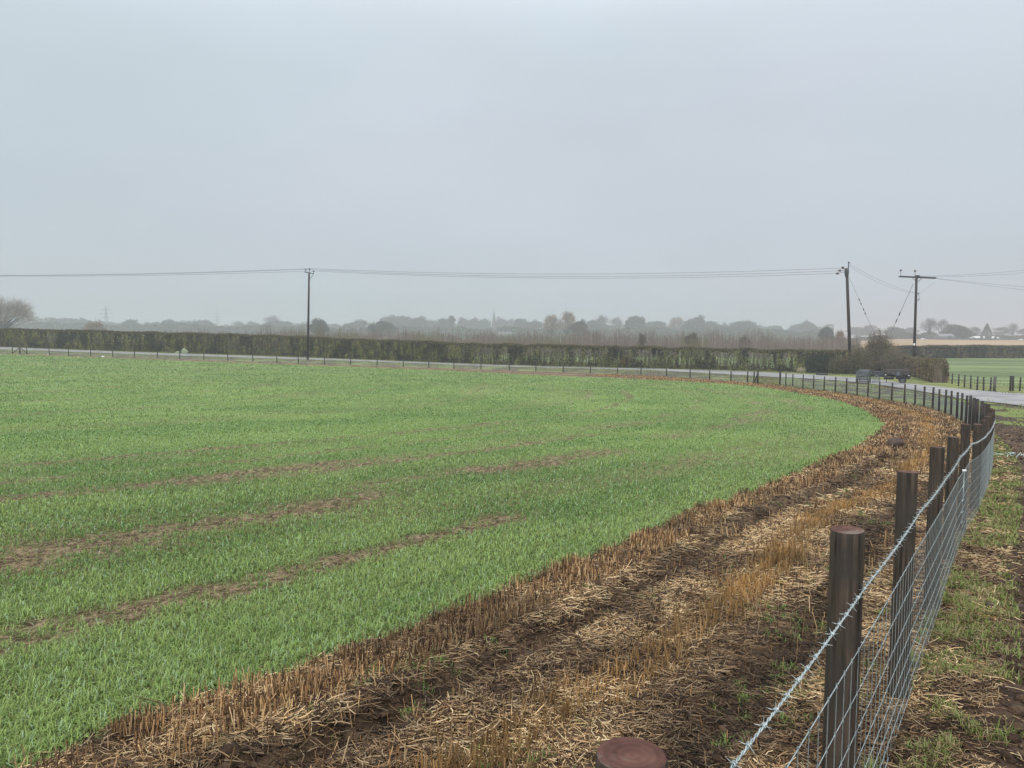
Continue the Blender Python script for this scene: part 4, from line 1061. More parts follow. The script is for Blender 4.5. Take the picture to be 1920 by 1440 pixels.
# (kind, centre column, top row, width in photo pixels, distance, label)
TREES = [
    ('domeC', 122, 595, 78, 640, 'broad low rounded tree clump right of the oak at the left edge'),
    ('domeA', 96, 600, 40, 660, 'left shoulder of the low tree clump beside the left-edge oak'),
    ('domeA', 154, 597, 44, 660, 'right shoulder of the low tree clump left of the first pylon'),
    ('red', 178, 600, 36, 330, 'small reddish twiggy tree just left of the first pylon'),
    ('domeB', 215, 602, 34, 680, 'low foggy tree just right of the first pylon'),
    ('domeA', 245, 596, 36, 560, 'compact round foggy tree midway between first pylon and the next dome'),
    ('domeB', 282, 602, 30, 620, 'low two-humped foggy tree between two rounder domes at left'),
    ('dark', 315, 598, 29, 560, 'small neat dome tree above the start of the plantation'),
    ('domeC', 362, 601, 50, 640, 'left half of the wide foggy clump left of the second pylon'),
    ('domeA', 386, 597, 36, 620, 'taller right half of the clump left of the second pylon'),
    ('domeB', 421, 607, 22, 680, 'little foggy tree right beside the second pylon'),
    ('open', 446, 600, 30, 620, 'thin-topped foggy tree right of the second pylon'),
    ('domeB', 474, 601, 34, 660, 'low foggy tree left of the tall one near the left power pole'),
    ('open', 511, 589, 34, 680, 'tallest foggy tree to the left of the lone left power pole'),
    ('domeC', 522, 600, 60, 600, 'wide low foggy tree in front of the tall one left of the pole'),
    ('domeB', 556, 606, 26, 700, 'low foggy tree immediately left of the lone left power pole'),
    ('dark', 598, 596, 34, 430, 'darker neat dome tree immediately right of the lone left power pole'),
    ('domeA', 629, 605, 28, 700, 'low foggy tree between the dark dome and a broader tree'),
    ('domeB', 662, 600, 36, 560, 'left part of the brownish trees right of the dark dome'),
    ('open', 676, 596, 34, 540, 'brownish round-headed tree third to the right of the left pole'),
    ('domeA', 716, 599, 48, 480, 'darker low dome in front of the tall central clump'),
    ('domeB', 730, 588, 44, 620, 'tall left crown of the central tree clump'),
    ('domeC', 756, 590, 40, 640, 'middle crown of the central tree clump'),
    ('domeB', 783, 590, 42, 600, 'right rounded crown of the central tree clump'),
    ('open', 806, 597, 28, 640, 'loose crown at the right end of the central clump'),
    ('domeA', 832, 594, 38, 600, 'sloping foggy tree just left of the narrow tall one'),
    ('poplar', 847, 584, 15, 560, 'narrow upright tree that stands above its neighbours left of the spire'),
    ('domeB', 870, 592, 26, 680, 'first foggy tree between the narrow tree and the church spire'),
    ('domeB', 888, 592, 26, 700, 'second foggy tree between the narrow tree and the church spire'),
    ('domeA', 908, 594, 24, 680, 'foggy tree touching the church spire on its left'),
    ('domeB', 939, 592, 26, 720, 'foggy tree touching the church spire on its right'),
    ('open', 958, 595, 24, 680, 'light foggy tree second to the right of the church spire'),
    ('domeA', 977, 594, 34, 600, 'broad foggy tree third to the right of the church spire'),
    ('domeB', 1003, 598, 40, 580, 'lower foggy tree left of the reddish pair'),
    ('red', 1035, 587, 34, 490, 'left tree of the reddish brown pair right of the spire'),
    ('red', 1061, 581, 40, 495, 'tallest reddish brown tree in the middle of the horizon'),
    ('domeB', 1086, 596, 32, 430, 'brownish tree leaning on the right of the reddish pair'),
    ('domeA', 1112, 597, 30, 560, 'low left shoulder of the trees right of the reddish pair'),
    ('open', 1129, 588, 30, 560, 'open-headed tree right of the reddish pair'),
    ('open', 1155, 592, 28, 600, 'lighter open tree before the wide round dome'),
    ('domeC', 1192, 590, 42, 520, 'wide smooth round dome tree right of the open trees'),
    ('domeA', 1230, 599, 46, 600, 'low foggy crown right of the wide smooth dome'),
    ('red', 1268, 592, 30, 560, 'pinkish mushroom-headed tree left of the tall pointed crown'),
    ('domeB', 1290, 600, 30, 560, 'low crown between the pinkish tree and the tall pointed crown'),
    ('domeB', 1306, 588, 36, 540, 'tall pointed crown in the right half of the horizon'),
    ('domeA', 1334, 599, 34, 580, 'sloping crown right of the tall pointed one'),
    ('bare', 1358, 601, 15, 560, 'thin upright bare tree between two foggy domes at right'),
    ('domeC', 1392, 600, 60, 580, 'wide foggy tree group left of the orange-leaved tree'),
    ('open', 1404, 598, 26, 640, 'pale taller crown behind the wide foggy group'),
    ('domeA', 1450, 608, 44, 680, 'very faint low tree left of the faint pointed one'),
    ('domeB', 1514, 598, 30, 600, 'faint pointed tree left of the leaning middle power pole'),
    ('domeC', 1505, 606, 56, 640, 'low faint foggy tree under the faint pointed one'),
    ('dark', 1549, 612, 28, 400, 'dark low square-topped tree left of the middle power pole'),
    ('domeA', 1608, 611, 40, 640, 'faint low trees just right of the middle power pole'),
    ('open', 1632, 607, 32, 560, 'faint round twiggy tree behind the stay wires'),
    ('dark', 1676, 612, 30, 420, 'dark low double-domed tree left of the right power pole'),
    ('dark', 1688, 615, 22, 430, 'lower right dome beside the dark tree left of the right pole'),
    ('domeA', 1706, 612, 28, 600, 'pale foggy tree immediately behind the right power pole'),
    ('bare', 1744, 594, 40, 380, 'tall bare many-limbed tree just right of the right power pole'),
    ('bare', 1768, 596, 28, 400, 'second bare tree leaning right of the tall bare one'),
    ('domeC', 1742, 622, 34, 390, 'low bushy growth at the foot of the tall bare tree'),
    ('dark', 1791, 608, 46, 360, 'big dark green dome tree behind the grey farm shed'),
    ('dark', 1808, 618, 34, 370, 'lower bushy tree at the right foot of the dark green dome'),
    ('open', 1826, 611, 26, 420, 'umbrella-shaped twiggy tree left of the conifer'),
    ('conifer', 1850, 609, 19, 380, 'pointed dark conifer behind the pale-roofed barn'),
    ('open', 1878, 611, 34, 440, 'loose sloping tree right of the pointed conifer'),
    ('bare', 1900, 604, 26, 450, 'bare tree near the right edge above the sloping tree'),
    ('domeB', 1924, 612, 26, 480, 'foggy tree cut by the right edge of the photo'),
    ('red', 1575, 617, 18, 250, 'small orange-leaved tree just left of the middle power pole'),
    ('domeB', 1204, 622, 14, 180, 'small yellowish tree standing in the plantation behind the long hedge'),
    ('domeB', 1296, 621, 26, 190, 'yellow-green tree in the plantation left of the wide foggy group'),
    ('domeB', 1397, 627, 20, 190, 'second yellow-green tree in the plantation, nearer the orange one'),
    ('dark', 310, 620, 12, 300, 'small dark bush on the green rise left of the plantation'),
]
for i, (kd, px, top, wpx, D, lab) in enumerate(TREES):
    ph, pw = PDIM[kd]
    if D > 500 or kd not in ('red',) and D >= 485: D = D * 1.32
    elif px > 1650 and D > 340: D = D * 1.5
    x = dxat(px, D); g = float(H(x, D)); hh = (zat(top, x, D) - g) * 1.09; ww = wpx / F * D * 1.2
    if kd not in made: o = made[kd] = protos[kd]()
    else: o = copy_tree(made[kd])
    o.location = (x, D, g); o.rotation_euler = (0, 0, (i * 2.4) % 6.28); o.scale = (ww / pw * 1.02, ww / pw * 1.02, hh / ph)
    far = D > 300
    tag(o, lab, 'tree', TG if far else 'lone trees just beyond the long hedge')
# the oak at the left edge
OD = 330; x = dxat(2, OD); g = float(H(x, OD)); oh = (zat(549, x, OD) - g) * 1.06
oak = make_tree('oak_tree', oh, 150 / F * OD, 'dome', 31, ((.34, .23, .15), (.48, .34, .22)), 5600, .26, nlobe=64, twigs=4200, trunk_h=.2, twc=((.11, .085, .075), (.20, .16, .14)))
oak.location = (x, OD, g); tag(oak, 'large autumn oak with thinning brown leaves at the left edge', 'tree')

def far_mass():
    """low hedgerows and scrub beneath the far trees"""
    b = MB(); n = 90000; px = rng.uniform(-200, 2150, n); D = np.where(rng.random(n) < .5, rng.uniform(640, 700, n), rng.uniform(880, 980, n)); x = (px - 960) / F * D; keep = px < 1560; px, D, x = px[keep], D[keep], x[keep]; n = len(px)
    top = 6.0 + 15.0 * fbm(px * .022, D * .001 + 3, 111, 4) * np.where(D > 750, 1.2, .55); z = H(x, D) + top * rng.random(n) ** .7
    c = mixc((.045, .05, .035), (.08, .08, .05), rng.random(n)); leaf_faces(b, np.stack([x, D, z], 1), rng.uniform(1.0, 2.2, n), c)
    n = 26000; px = rng.uniform(1560, 2100, n); D = rng.uniform(560, 590, n); x = (px - 960) / F * D
    top = (1.5 + 4.6 * fbm(px * .035, D * 0, 112, 3)) ; z = H(x, D) + top * rng.random(n) ** .8
    leaf_faces(b, np.stack([x, D, z], 1), rng.uniform(.5, 1.1, n), mixc((.05, .055, .035), (.10, .09, .06), rng.random(n)))
    tag(b.build('distant_woodland', M_leaf), 'unbroken band of foggy hedgerows and woodland under the far trees', 'woodland', kind='stuff')
far_mass()

# ============================================================ church, farm buildings, pylons
def church():
    D = 620; x = dxat(926, D); g = float(H(x, D)); top = zat(581, x, D) - g
    t = empty('church', (x, D, g))
    MB().box((0, 0, 5.5), (4.2, 4.2, 11)).build('tower', M_spire, t)
    b = MB(); n = 8; th = np.arange(n) * 2 * PI / n + PI / 8
    R0 = 2.15; V = [(R0 * math.cos(a), R0 * math.sin(a), 11) for a in th] + [(0, 0, top)]
    b.add(V, [[i, (i + 1) % n, n] for i in range(n)]); b.build('spire', M_spire, t)
    b = MB(); b.box((8.2, 0, 2), (12, 7, 4)); b.add([(2.2, -3.7, 4), (14.2, -3.7, 4), (14.2, 3.7, 4), (2.2, 3.7, 4), (2.2, 0, 6.5), (14.2, 0, 6.5)], [[0, 1, 5, 4], [2, 3, 4, 5]])
    b.build('nave', M_spire, t); MB().tube([(0, 0, top - .3), (0, 0, top + 1.2)], .08, 5).build('finial', M_metal, t)
    tag(t, 'foggy church with a slender pointed spire among the far trees', 'church')
church()

def barn(px, D, y0, wpx, walltop, rooftop, depth, mroof, mwall, label, openings=()):
    D *= 1.5
    x = dxat(px, D); g = float(H(x, D)); w = wpx / F * D; hw_ = zat(walltop, x, D) - g; hr = zat(rooftop, x, D) - g
    t = empty('barn', (x, D, g))
    MB().box((0, 0, hw_ / 2), (w, depth, hw_)).build('wall', mwall, t)
    b = MB(); e = .3; V = [(-w / 2 - e, -depth / 2 - e, hw_ + .05), (w / 2 + e, -depth / 2 - e, hw_ + .05), (w / 2 + e, depth / 2 + e, hw_ + .05), (-w / 2 - e, depth / 2 + e, hw_ + .05), (-w / 2 - e, 0, hr), (w / 2 + e, 0, hr)]
    b.add(V, [[0, 1, 5, 4], [2, 3, 4, 5], [0, 3, 2, 1]]); b.add(np.array(V)[[0, 3, 4, 1, 2, 5]], [[0, 1, 2], [3, 5, 4]]); b.build('roof', mroof, t)
    for (a, c, zz) in openings:
        MB().box((a * w, -depth / 2 - .03, zz * .5 + .01), (c * w, .06, zz)).build('doorway', M_black if zz < 10 else M_black, t)
    tag(t, label, 'barn'); return t
barn(1846, 345, 638, 43, 634.2, 630.6, 9, M_wroof, M_wall, 'long low barn with a pale white roof at the far right', ((-.3, .12, 2.4), (-.02, .3, 2.4), (.3, .1, 2.4)))
barn(1771, 350, 636, 27, 633, 626, 10, M_slate, M_wall, 'grey-roofed farm shed in front of the dark green dome tree', ((.1, .3, 2.6),))
barn(1731, 345, 638, 5, 636.5, 634.5, 4, M_wroof, M_white, 'tiny white hut just right of the right power pole', ((0, .3, 1.5),))
barn(1915, 345, 639, 5, 637.5, 635.5, 4, M_wroof, M_white, 'tiny white hut near the right edge of the far field', ((0, .3, 1.5),))

def pylon():
    t = empty('pylon'); b = MB(); Ht = 30.; n = 9; zs = np.linspace(0, Ht, n); ws = np.interp(zs, [0, 12, 20, 30], [3.2, 1.4, .8, .15])
    for sx in (-1, 1):
        for sy in (-1, 1): b.tube([(sx * w, sy * w, z) for z, w in zip(zs, ws)], .16, 4)
    for z0, z1, w0, w1 in zip(zs[:-1], zs[1:], ws[:-1], ws[1:]):
        for s in (-1, 1):
            b.tube([(-w0, s * w0, z0), (w1, s * w1, z1)], .10, 3); b.tube([(w0, s * w0, z0), (-w1, s * w1, z1)], .10, 3)
            b.tube([(s * w0, -w0, z0), (s * w1, w1, z1)], .10, 3)
    b.build('lattice_tower', M_metal, t)
    for z, L in ((17.5, 4.5), (21.5, 6.), (25.5, 4.)):
        a = MB()
        for s in (-1, 1):
            a.tube([(0, 0, z + .9), (s * L, 0, z)], .13, 4); a.tube([(0, 0, z - .2), (s * L, 0, z)], .13, 4); a.tube([(s * L, 0, z), (s * L, 0, z - 1.3)], .12, 4)
        a.build('cross_arm', M_metal, t)
    return t
p1 = pylon()
for o, px, top, D, lab in ((p1, 200, 573, 1050, 'faint lattice pylon in the fog, left of the second one'), (copy_tree(p1), 408, 581, 1350, 'fainter lattice pylon in the fog, the right of two')):
    x = dxat(px, D); g = float(H(x, D)); s = (zat(top, x, D) - g) / 30; o.location = (x, D, g); o.scale = (s, s, s); o.rotation_euler = (0, 0, .3)
    tag(o, lab, 'pylon', 'pylons far off in the fog')

# ============================================================ power poles and wires
def insulator(b, p, up=.30, r=.075, dirv=(0, 0, 1), m=0):
    p = np.array(p, float); d = np.array(dirv, float); d /= np.linalg.norm(d)
    z = np.array([0, .25, .30, .42, .45, .6, .64, .8, .85, 1.0]) * up; rr = np.array([.25, .25, 1, 1, .5, .9, .5, .8, .45, .3]) * r
    b.tube(p + z[:, None] * d, rr, 8)

def wire(name, A, B_, sag, label, r=.016, grp=None, cat='overhead wire', mat=None):
    w = np.linspace(0, 1, 28); P = A[None] * (1 - w)[:, None] + B_[None] * w[:, None]; P[:, 2] -= sag * 4 * w * (1 - w)
    o = MB().tube(P, r, 5).build(name, mat or M_metal, smooth=True); tag(o, label, cat, grp); return o

def pt(px, py, D): x = dxat(px, D, py); return np.array([x, D, zat(py, x, D)])

# left pole
bp = at(577, 675.5); DL = bp[1]; topL = pt(579.5, 512, DL); hL = topL[2] - bp[2]
tL = empty('power_pole', bp)
rel = lambda p, o: tuple(np.array(p) - np.array(o))
tp = rel(topL, bp)
MB().tube([(0, 0, -.3), tuple(np.array(tp) * .5), tp], [.19, .17, .135], 12).build('pole_shaft', M_pole, tL)
ca, cb2 = pt(571, 510, DL), pt(588.5, 513.2, DL)
MB().tube([rel(ca, bp), rel(cb2, bp)], .075, 6).build('cross_arm', M_metal, tL)
MB().tube([rel(pt(588, 514, DL), bp), rel(pt(584, 519, DL), bp), rel(pt(579.5, 524, DL), bp)], .04, 5).build('arm_brace', M_metal, tL)
insL = []
for px, py, top in ((573, 510, 504.5), (580.5, 511, 503), (588, 513, 507.5)):
    a = pt(px, py, DL); u = pt(px, top, DL)[2] - a[2]; b = MB(); b.tube([rel(a, bp), tuple(np.array(rel(a, bp)) + [0, 0, u * .55])], .025, 5)
    insulator(b, np.array(rel(a, bp)) + [0, 0, u * .5], u * .55, .19); b.build('insulator', M_porc, tL); insL.append(pt(px, top + .5, DL))
tag(tL, 'lone upright power pole with short cross arm, left of the photo centre', 'power pole')

# middle pole (leaning) and its terminal gear
bm = at(1595, 700); DM = bm[1]; tm = pt(1587.6, 503, DM); tmr = rel(tm, bm)
tM = empty('power_pole', bm)
MB().tube([(0, 0, -.3), tuple(np.array(tmr) * .5), tmr], [.24, .215, .185], 12).build('pole_shaft', M_pole, tM)
b = MB(); q0 = rel(pt(1587.8, 520, DM), bm); q1 = rel(pt(1587.5, 511, DM), bm); b.tube([q0, q1, tmr], [.22, .33, .30], 8); b.build('pole_head', M_metal, tM)
b = MB(); q0 = rel(pt(1590, 506, DM), bm); q1 = rel(pt(1591.5, 495, DM), bm); b.tube([q0, q1], .075, 6); insulator(b, q1, .36, .17); b.build('top_pin', M_metal, tM)
mw = []
for k, (py, dy) in enumerate(((503.5, -.9), (507.5, 0), (511.5, .9))):
    a = pt(1584, 505.5 + k * 2.4, DM) + np.array([0, dy * .4, 0]); e = pt(1574.5, py, DM) + np.array([0, dy, 0]); b = MB(); b.tube([rel(a, bm), rel(e, bm)], .03, 5)
    insulator(b, np.array(rel(pt(1578, py, DM), bm)) + [0, dy * .8, 0], .50, .19, np.array(e) - np.array(a)); b.build('insulator', M_porc, tM); mw.append(e)
tag(tM, 'slightly leaning power pole with thick dark head, left of the twin-armed pole', 'power pole')

# right pole
br = at(1713, 696); DR = br[1]; trp = pt(1718.6, 518, DR); rr_ = rel(trp, br)
tR = empty('power_pole', br)
MB().tube([(0, 0, -.3), tuple(np.array(rr_) * .5), rr_], [.22, .195, .165], 12).build('pole_shaft', M_pole, tR)
A1, A2 = pt(1687.5, 518.3, DR), pt(1755, 521.3, DR)
b = MB(); d = A2 - A1; L_ = np.linalg.norm(d); ang = math.atan2(-d[2], d[0]); Rr = np.array([[math.cos(ang), 0, math.sin(ang)], [0, 1, 0], [-math.sin(ang), 0, math.cos(ang)]])
b.box(rel((A1 + A2) / 2, br), (L_, .16, .22), Rr); b.box(rel((A1 + A2) / 2 + [0, .36, 0], br), (L_, .10, .20), Rr); b.build('cross_arm', M_metal, tR)
for xa, xb in ((1710, 1717.5), (1729, 1720.5)):
    MB().tube([rel(pt(xa, 520.5, DR) - [0, .12, 0], br), rel(pt(xb, 528.5, DR) - [0, .12, 0], br)], .045, 5).build('arm_brace', M_metal, tR)
b = MB(); b.box(rel(pt(1720, 518.2, DR), br), (.5, .55, .34)); b.build('arm_bracket', M_metal, tR)
for px, y0, y1 in ((1689, 518, 506.2), (1715.7, 518, 507.3)):
    a = pt(px, y0, DR); e = pt(px, y1, DR); b = MB(); b.tube([rel(a, br), rel(e, br)], .032, 5); insulator(b, np.array(rel(e, br)) - [0, 0, .26], .36, .21); b.build('pin_insulator', M_porc, tR)
for py in (551, 562.5):
    b = MB(); b.box(rel(pt(1720.5, py, DR), br), (.42, .14, .10)); insulator(b, rel(pt(1723, py, DR), br), .22, .09); b.build('side_bracket', M_metal, tR)
MB().tube([rel(pt(1722.6, 551, DR), br), rel(pt(1723.6, 557, DR), br), rel(pt(1722.6, 562.5, DR), br)], .022, 5).build('jumper_cable', M_metal, tR)
b = MB(); e = pt(1712.6, 646, DR) - [0, .24, 0]; b.box(rel(e, br), (.30, .03, .34)); b.build('warning_plate', M_white, tR)
MB().tube([rel(pt(1716.2, 647, DR) - [0, .05, 0], br), rel(pt(1714.6, 690, DR) - [0, .05, 0], br)], .07, 6).build('cable_guard', mat_noise('pale_cable_guard', (.24, .23, .20), (.34, .32, .28), 6), tR)
tag(tR, 'rightmost power pole with a wide cross arm and small white plate', 'power pole')

WG = 'overhead wires between the power poles'
nm = ['lowest', 'middle', 'highest']
for k in range(3):
    i0 = [2, 0, 1][k]; m = mw[[2, 1, 0][k]]
    wire('overhead_wire', insL[i0], m, [.9, .95, .85][k], '%s of three wires strung between the lone left pole and the leaning pole' % nm[k], .019, WG)
for k, (i0, dy) in enumerate(((2, 514.8), (0, 514.0), (1, 513.2))):
    e = pt(-260, dy + .4 * k, DL + 14); wire('overhead_wire', insL[i0], e, .55, '%s of three wires running left from the lone pole out of the photo' % nm[k], .019, WG)
pin = pt(1592, 494, DM)
wire('overhead_wire', pin, pt(1716, 549, DR), -.0 + .45, 'upper slack wire dropping from the leaning pole to the rightmost pole', .012, WG)
wire('overhead_wire', pt(1592, 498, DM), pt(1716, 549.5, DR) + np.array([0, .2, 0]), .65, 'lower slack wire dropping from the leaning pole to the rightmost pole', .012, WG)
wire('overhead_wire', pt(1724, 549.5, DR), pt(1755, 526, DR), .18, 'short thin wire rising from the side bracket to the right arm tip', .010, WG)
e0, e1 = pt(1720, 518, DR), pt(1757, 522, DR)
wire('overhead_wire', e0, pt(1990, 498, DR + 6), .35, 'uppermost wire leaving the rightmost pole out of the photo to the right', .014, WG)
wire('overhead_wire', e0 + np.array([0, .3, 0]), pt(1990, 503, DR + 6), .45, 'second highest wire leaving the rightmost pole to the right', .014, WG)
wire('overhead_wire', e1, pt(1990, 543, DR - 6), .1, 'second lowest wire leaving the right arm tip to the right', .014, WG)
wire('overhead_wire', e1 + np.array([0, .3, 0]), pt(1990, 551, DR - 6), .1, 'lowest wire leaving the right arm tip to the right', .014, WG)
def stay(a, b_, beads, label):
    t = empty('stay_wire', a); P = np.array([a, b_]); MB().tube(P - a, .017, 5).build('wire_rope', M_metal, t)
    for w in beads:
        c = np.array(a) * (1 - w) + np.array(b_) * w; d = (b_ - a) / np.linalg.norm(b_ - a); b = MB(); insulator(b, c - a - d * .2, .42, .10, d); b.build('stay_insulator', M_porc, t)
    tag(t, label, 'stay wire')
sb = at(1655, 697); 
stay(pt(1591.5, 518, DM), at(1672, 701) + np.array([0, 0, .1]), (.24, .28, .34, .38), 'stay wire slanting down right from the leaning power pole into the thorn bush')
stay(pt(1713, 532, DR), at(1636, 700) + np.array([0, 0, .1]), (.36, .44), 'left of two stay wires slanting down left from the rightmost pole')
stay(pt(1715, 532, DR) + np.array([0, .5, 0]), at(1640, 700) + np.array([0, .5, .1]), (.34, .42), 'right of two stay wires slanting down left from the rightmost pole')

# ============================================================ trailer and hurdles by the road
pt0 = at(1606, 717); pt1 = at(1706, 719.5)
VA = math.atan(.479); CV = math.cos(VA)
TD = at(1655, 719)[1]; S = TD / F                         # metres per photo pixel there
ox = dxat(1655, TD, 715); og = float(H(ox, TD)) + .03
yb = 719.5
def tl(px, py): return ((px - 1655) * S * CV, (yb - py) * S)    # local x, z from photo pixels
tr = empty('flatbed_trailer', (ox, TD, og), -VA)
def P2(px, py, y=0.): a, c = tl(px, py); return np.array([a, y, c])
b = MB(); a, c = P2(1657, 693), P2(1706, 704)
W_ = 2.0                                                    # trailer width, away from the viewer
x0, x1 = a[0], c[0]; zt = tl(0, 694)[1]; zb = tl(0, 703.5)[1]
b.box(((x0 + x1) / 2, W_ / 2, zb + .03), (x1 - x0, W_, .06)); b.build('bed', M_board, tr)
for yy, nm_ in ((-.02, 'side_board'), (W_ + .02, 'side_board')):
    b = MB()
    for k in range(3): b.box(((x0 + x1) / 2, yy, zb + .09 + (zt - zb - .08) * (k + .5) / 3), (x1 - x0, .035, (zt - zb - .08) / 3 - .012))
    b.build(nm_, M_board, tr)
for xx in (x0 + .02, x1 - .02): MB().box((xx, W_ / 2, (zt + zb) / 2 + .03), (.035, W_ - .02, zt - zb - .06)).build('end_board', M_board, tr)
for k in range(5):
    xx = x0 + .06 + (x1 - x0 - .12) * k / 4; MB().box((xx, -.06, (zt + zb) / 2), (.06, .04, zt - zb + .08)).build('board_stake', M_black, tr)
b = MB(); zc = zb - .12
for yy in (.45, W_ - .45): b.box(((x0 + x1) / 2 - .6, yy, zc), (x1 - x0 + 1.3, .09, .24))
for xx in np.linspace(x0 - 1.0, x1 - .1, 6): b.box((xx, W_ / 2, zc - .02), (.07, W_ - .2, .09))
b.build('chassis', M_black, tr)
b = MB(); b.box((x0 + .45, .12, zc - .18), (.9, .34, .30)); b.box((x0 + .45, -.06, zc - .18), (.84, .02, .24)); b.build('underbed_dark_filler', M_black, tr)  # dark box added to fill the dark space under the bed
for xx in (x1 - .25, x0 + 1.3): MB().box((xx, .0, zc - .16), (.40, .03, .22)).build('mud_flap', M_rubber, tr)
b = MB(); dbx = x0 - 1.25; b.tube([(dbx, .45, zc), (dbx - .7, W_ / 2, zc - .1)], .05, 6); b.tube([(dbx, W_ - .45, zc), (dbx - .7, W_ / 2, zc - .1)], .05, 6); b.tube([(dbx - .6, W_ / 2, zc - .1), (dbx - .95, W_ / 2, zc - .12)], .06, 8); b.build('drawbar', M_black, tr)
wr = .34
def wheel(x, y):
    w = MB(); n = 28; th = np.arange(n) * 2 * PI / n; prof = [(.20, -.09), (.30, -.105), (wr, -.08), (wr, .08), (.30, .105), (.20, .09)]
    V = np.array([[(x + r * math.cos(t_), y + yy, wr + r * math.sin(t_)) for t_ in th] for r, yy in prof]); k = len(prof); i = np.arange(k - 1)[:, None] * n; j = np.arange(n)[None]; j2 = (j + 1) % n
    w.add(V.reshape(-1, 3), np.stack([i + j, i + j2, i + n + j2, i + n + j], -1).reshape(-1, 4)); ty = w.build('wheel', M_rubber, tr, smooth=True)
    r2 = MB(); V = np.array([[(x + r * math.cos(t_), y + yy, wr + r * math.sin(t_)) for t_ in th] for r, yy in ((.205, -.07), (.19, -.05), (.10, -.03), (.05, -.08), (.001, -.08))]); k = 5; i = np.arange(k - 1)[:, None] * n
    r2.add(V.reshape(-1, 3), np.stack([i + j, i + j2, i + n + j2, i + n + j], -1).reshape(-1, 4)); r2.build('rim', M_galvd, ty, smooth=True)
wx = tl(1692, 0)[0]
wheel(wx, .02); wheel(wx, W_ - .02)
MB().tube([(wx, .05, wr), (wx, W_ - .05, wr)], .045, 8).build('axle', M_black, tr)
for yy in (.02, W_ - .02):                                   # curved mudguards
    b = MB(); an = np.linspace(.15, PI - .15, 14); Rg = wr + .08; A_ = np.array([(wx + Rg * math.cos(t_), yy - .13, wr + Rg * math.sin(t_)) for t_ in an]); B_ = A_ + [0, .26, 0]; C_ = A_ * [1, 1, 1] + [0, 0, .02]; D_ = B_ + [0, 0, .02]
    V = np.stack([A_, B_, D_, C_], 1).reshape(-1, 3); i = np.arange(13)[:, None] * 4; f = np.concatenate([np.stack([i + j_, i + (j_ + 1) % 4, i + 4 + (j_ + 1) % 4, i + 4 + j_], -1).reshape(-1, 4) for j_ in range(4)])
    b.add(V, f); b.build('mudguard', M_galvd, tr)
sw = MB(); sx, sz = tl(1683, 703); th = np.arange(24) * 2 * PI / 24; sw.tube([(sx, -.10, sz), (sx, -.28, sz)], .33, 24); sw.build('spare_tyre', M_metal, tr)
s2 = MB(); s2.tube([(sx, -.27, sz), (sx, -.31, sz)], .17, 18); s2.build('spare_rim', M_galvd, tr)
MB().tube([(tl(1662, 0)[0], .3, zc), (tl(1662, 0)[0], .3, .02)], .035, 6).build('prop_stand', M_black, tr)
for px in (1660, 1703): xx, zz = tl(px, 703.2); MB().box((xx, -.075, zz - .03), (.14, .03, .07)).build('reflector', M_white, tr)
tag(tr, 'old dark flatbed trailer with a wheel at its right end, parked on the roadside', 'trailer')

def hurdle(loc, w, h, rz, tilt, label, nb=6, nv=3):
    t = empty('metal_hurdle', loc, rz - VA); t.rotation_euler = (tilt, 0, rz - VA)
    b = MB(); r = .032; b.tube([(-w / 2, 0, .02), (-w / 2, 0, h - .12), (-w / 2 + .12, 0, h), (w / 2 - .12, 0, h), (w / 2, 0, h - .12), (w / 2, 0, .02)], r, 8); b.build('frame', M_galvd, t)
    b = MB()
    for k in range(nb): z = .12 + (h - .3) * k / (nb - 1) if nb > 1 else h / 2; b.tube([(-w / 2, 0, z), (w / 2, 0, z)], .022, 6)
    b.build('rails', M_galvd, t)
    b = MB()
    for k in range(nv): x = -w / 2 + w * (k + 1) / (nv + 1); b.tube([(x, 0, .1), (x, 0, h - .02)], .026, 6)
    b.build('uprights', M_galvd, t); tag(t, label, 'metal hurdle', 'galvanised livestock hurdles stacked by the trailer')
def hp(px, back, up=.03):
    l = (px - 1655) * S * CV; x = ox + l * CV + back * math.sin(VA); y = TD - l * math.sin(VA) + back * CV
    return (x, y, float(H(x, y)) + up)
labs = ['foremost metal hurdle of the upright stack left of the trailer', 'second metal hurdle from the front of the stack left of the trailer', 'third metal hurdle from the front of the stack left of the trailer',
        'fourth metal hurdle from the front of the stack', 'fifth metal hurdle from the front of the stack', 'rearmost and tallest metal hurdle of the stack left of the trailer']
for k in range(6):
    hurdle(hp(1618.5 + (1.2 if k % 2 else -1.2), -.55 + .42 * k), 25 * S * CV, (20.5 if k < 3 else 22 + .9 * (k - 2)) * S, .05 * math.sin(k * 2), -.10 + .04 * k, labs[k], 5, 3)
hurdle(hp(1646, .1, .02 + 13 * S), 25 * S * CV, 8.5 * S, 0, -.03, 'metal hurdle lying edge-on against the front of the trailer, upper one', 3, 3)
hurdle(hp(1643, -.35), 13 * S * CV, 14 * S, .1, -.05, 'narrow metal hurdle with upright bars between the stack and the trailer', 2, 4)
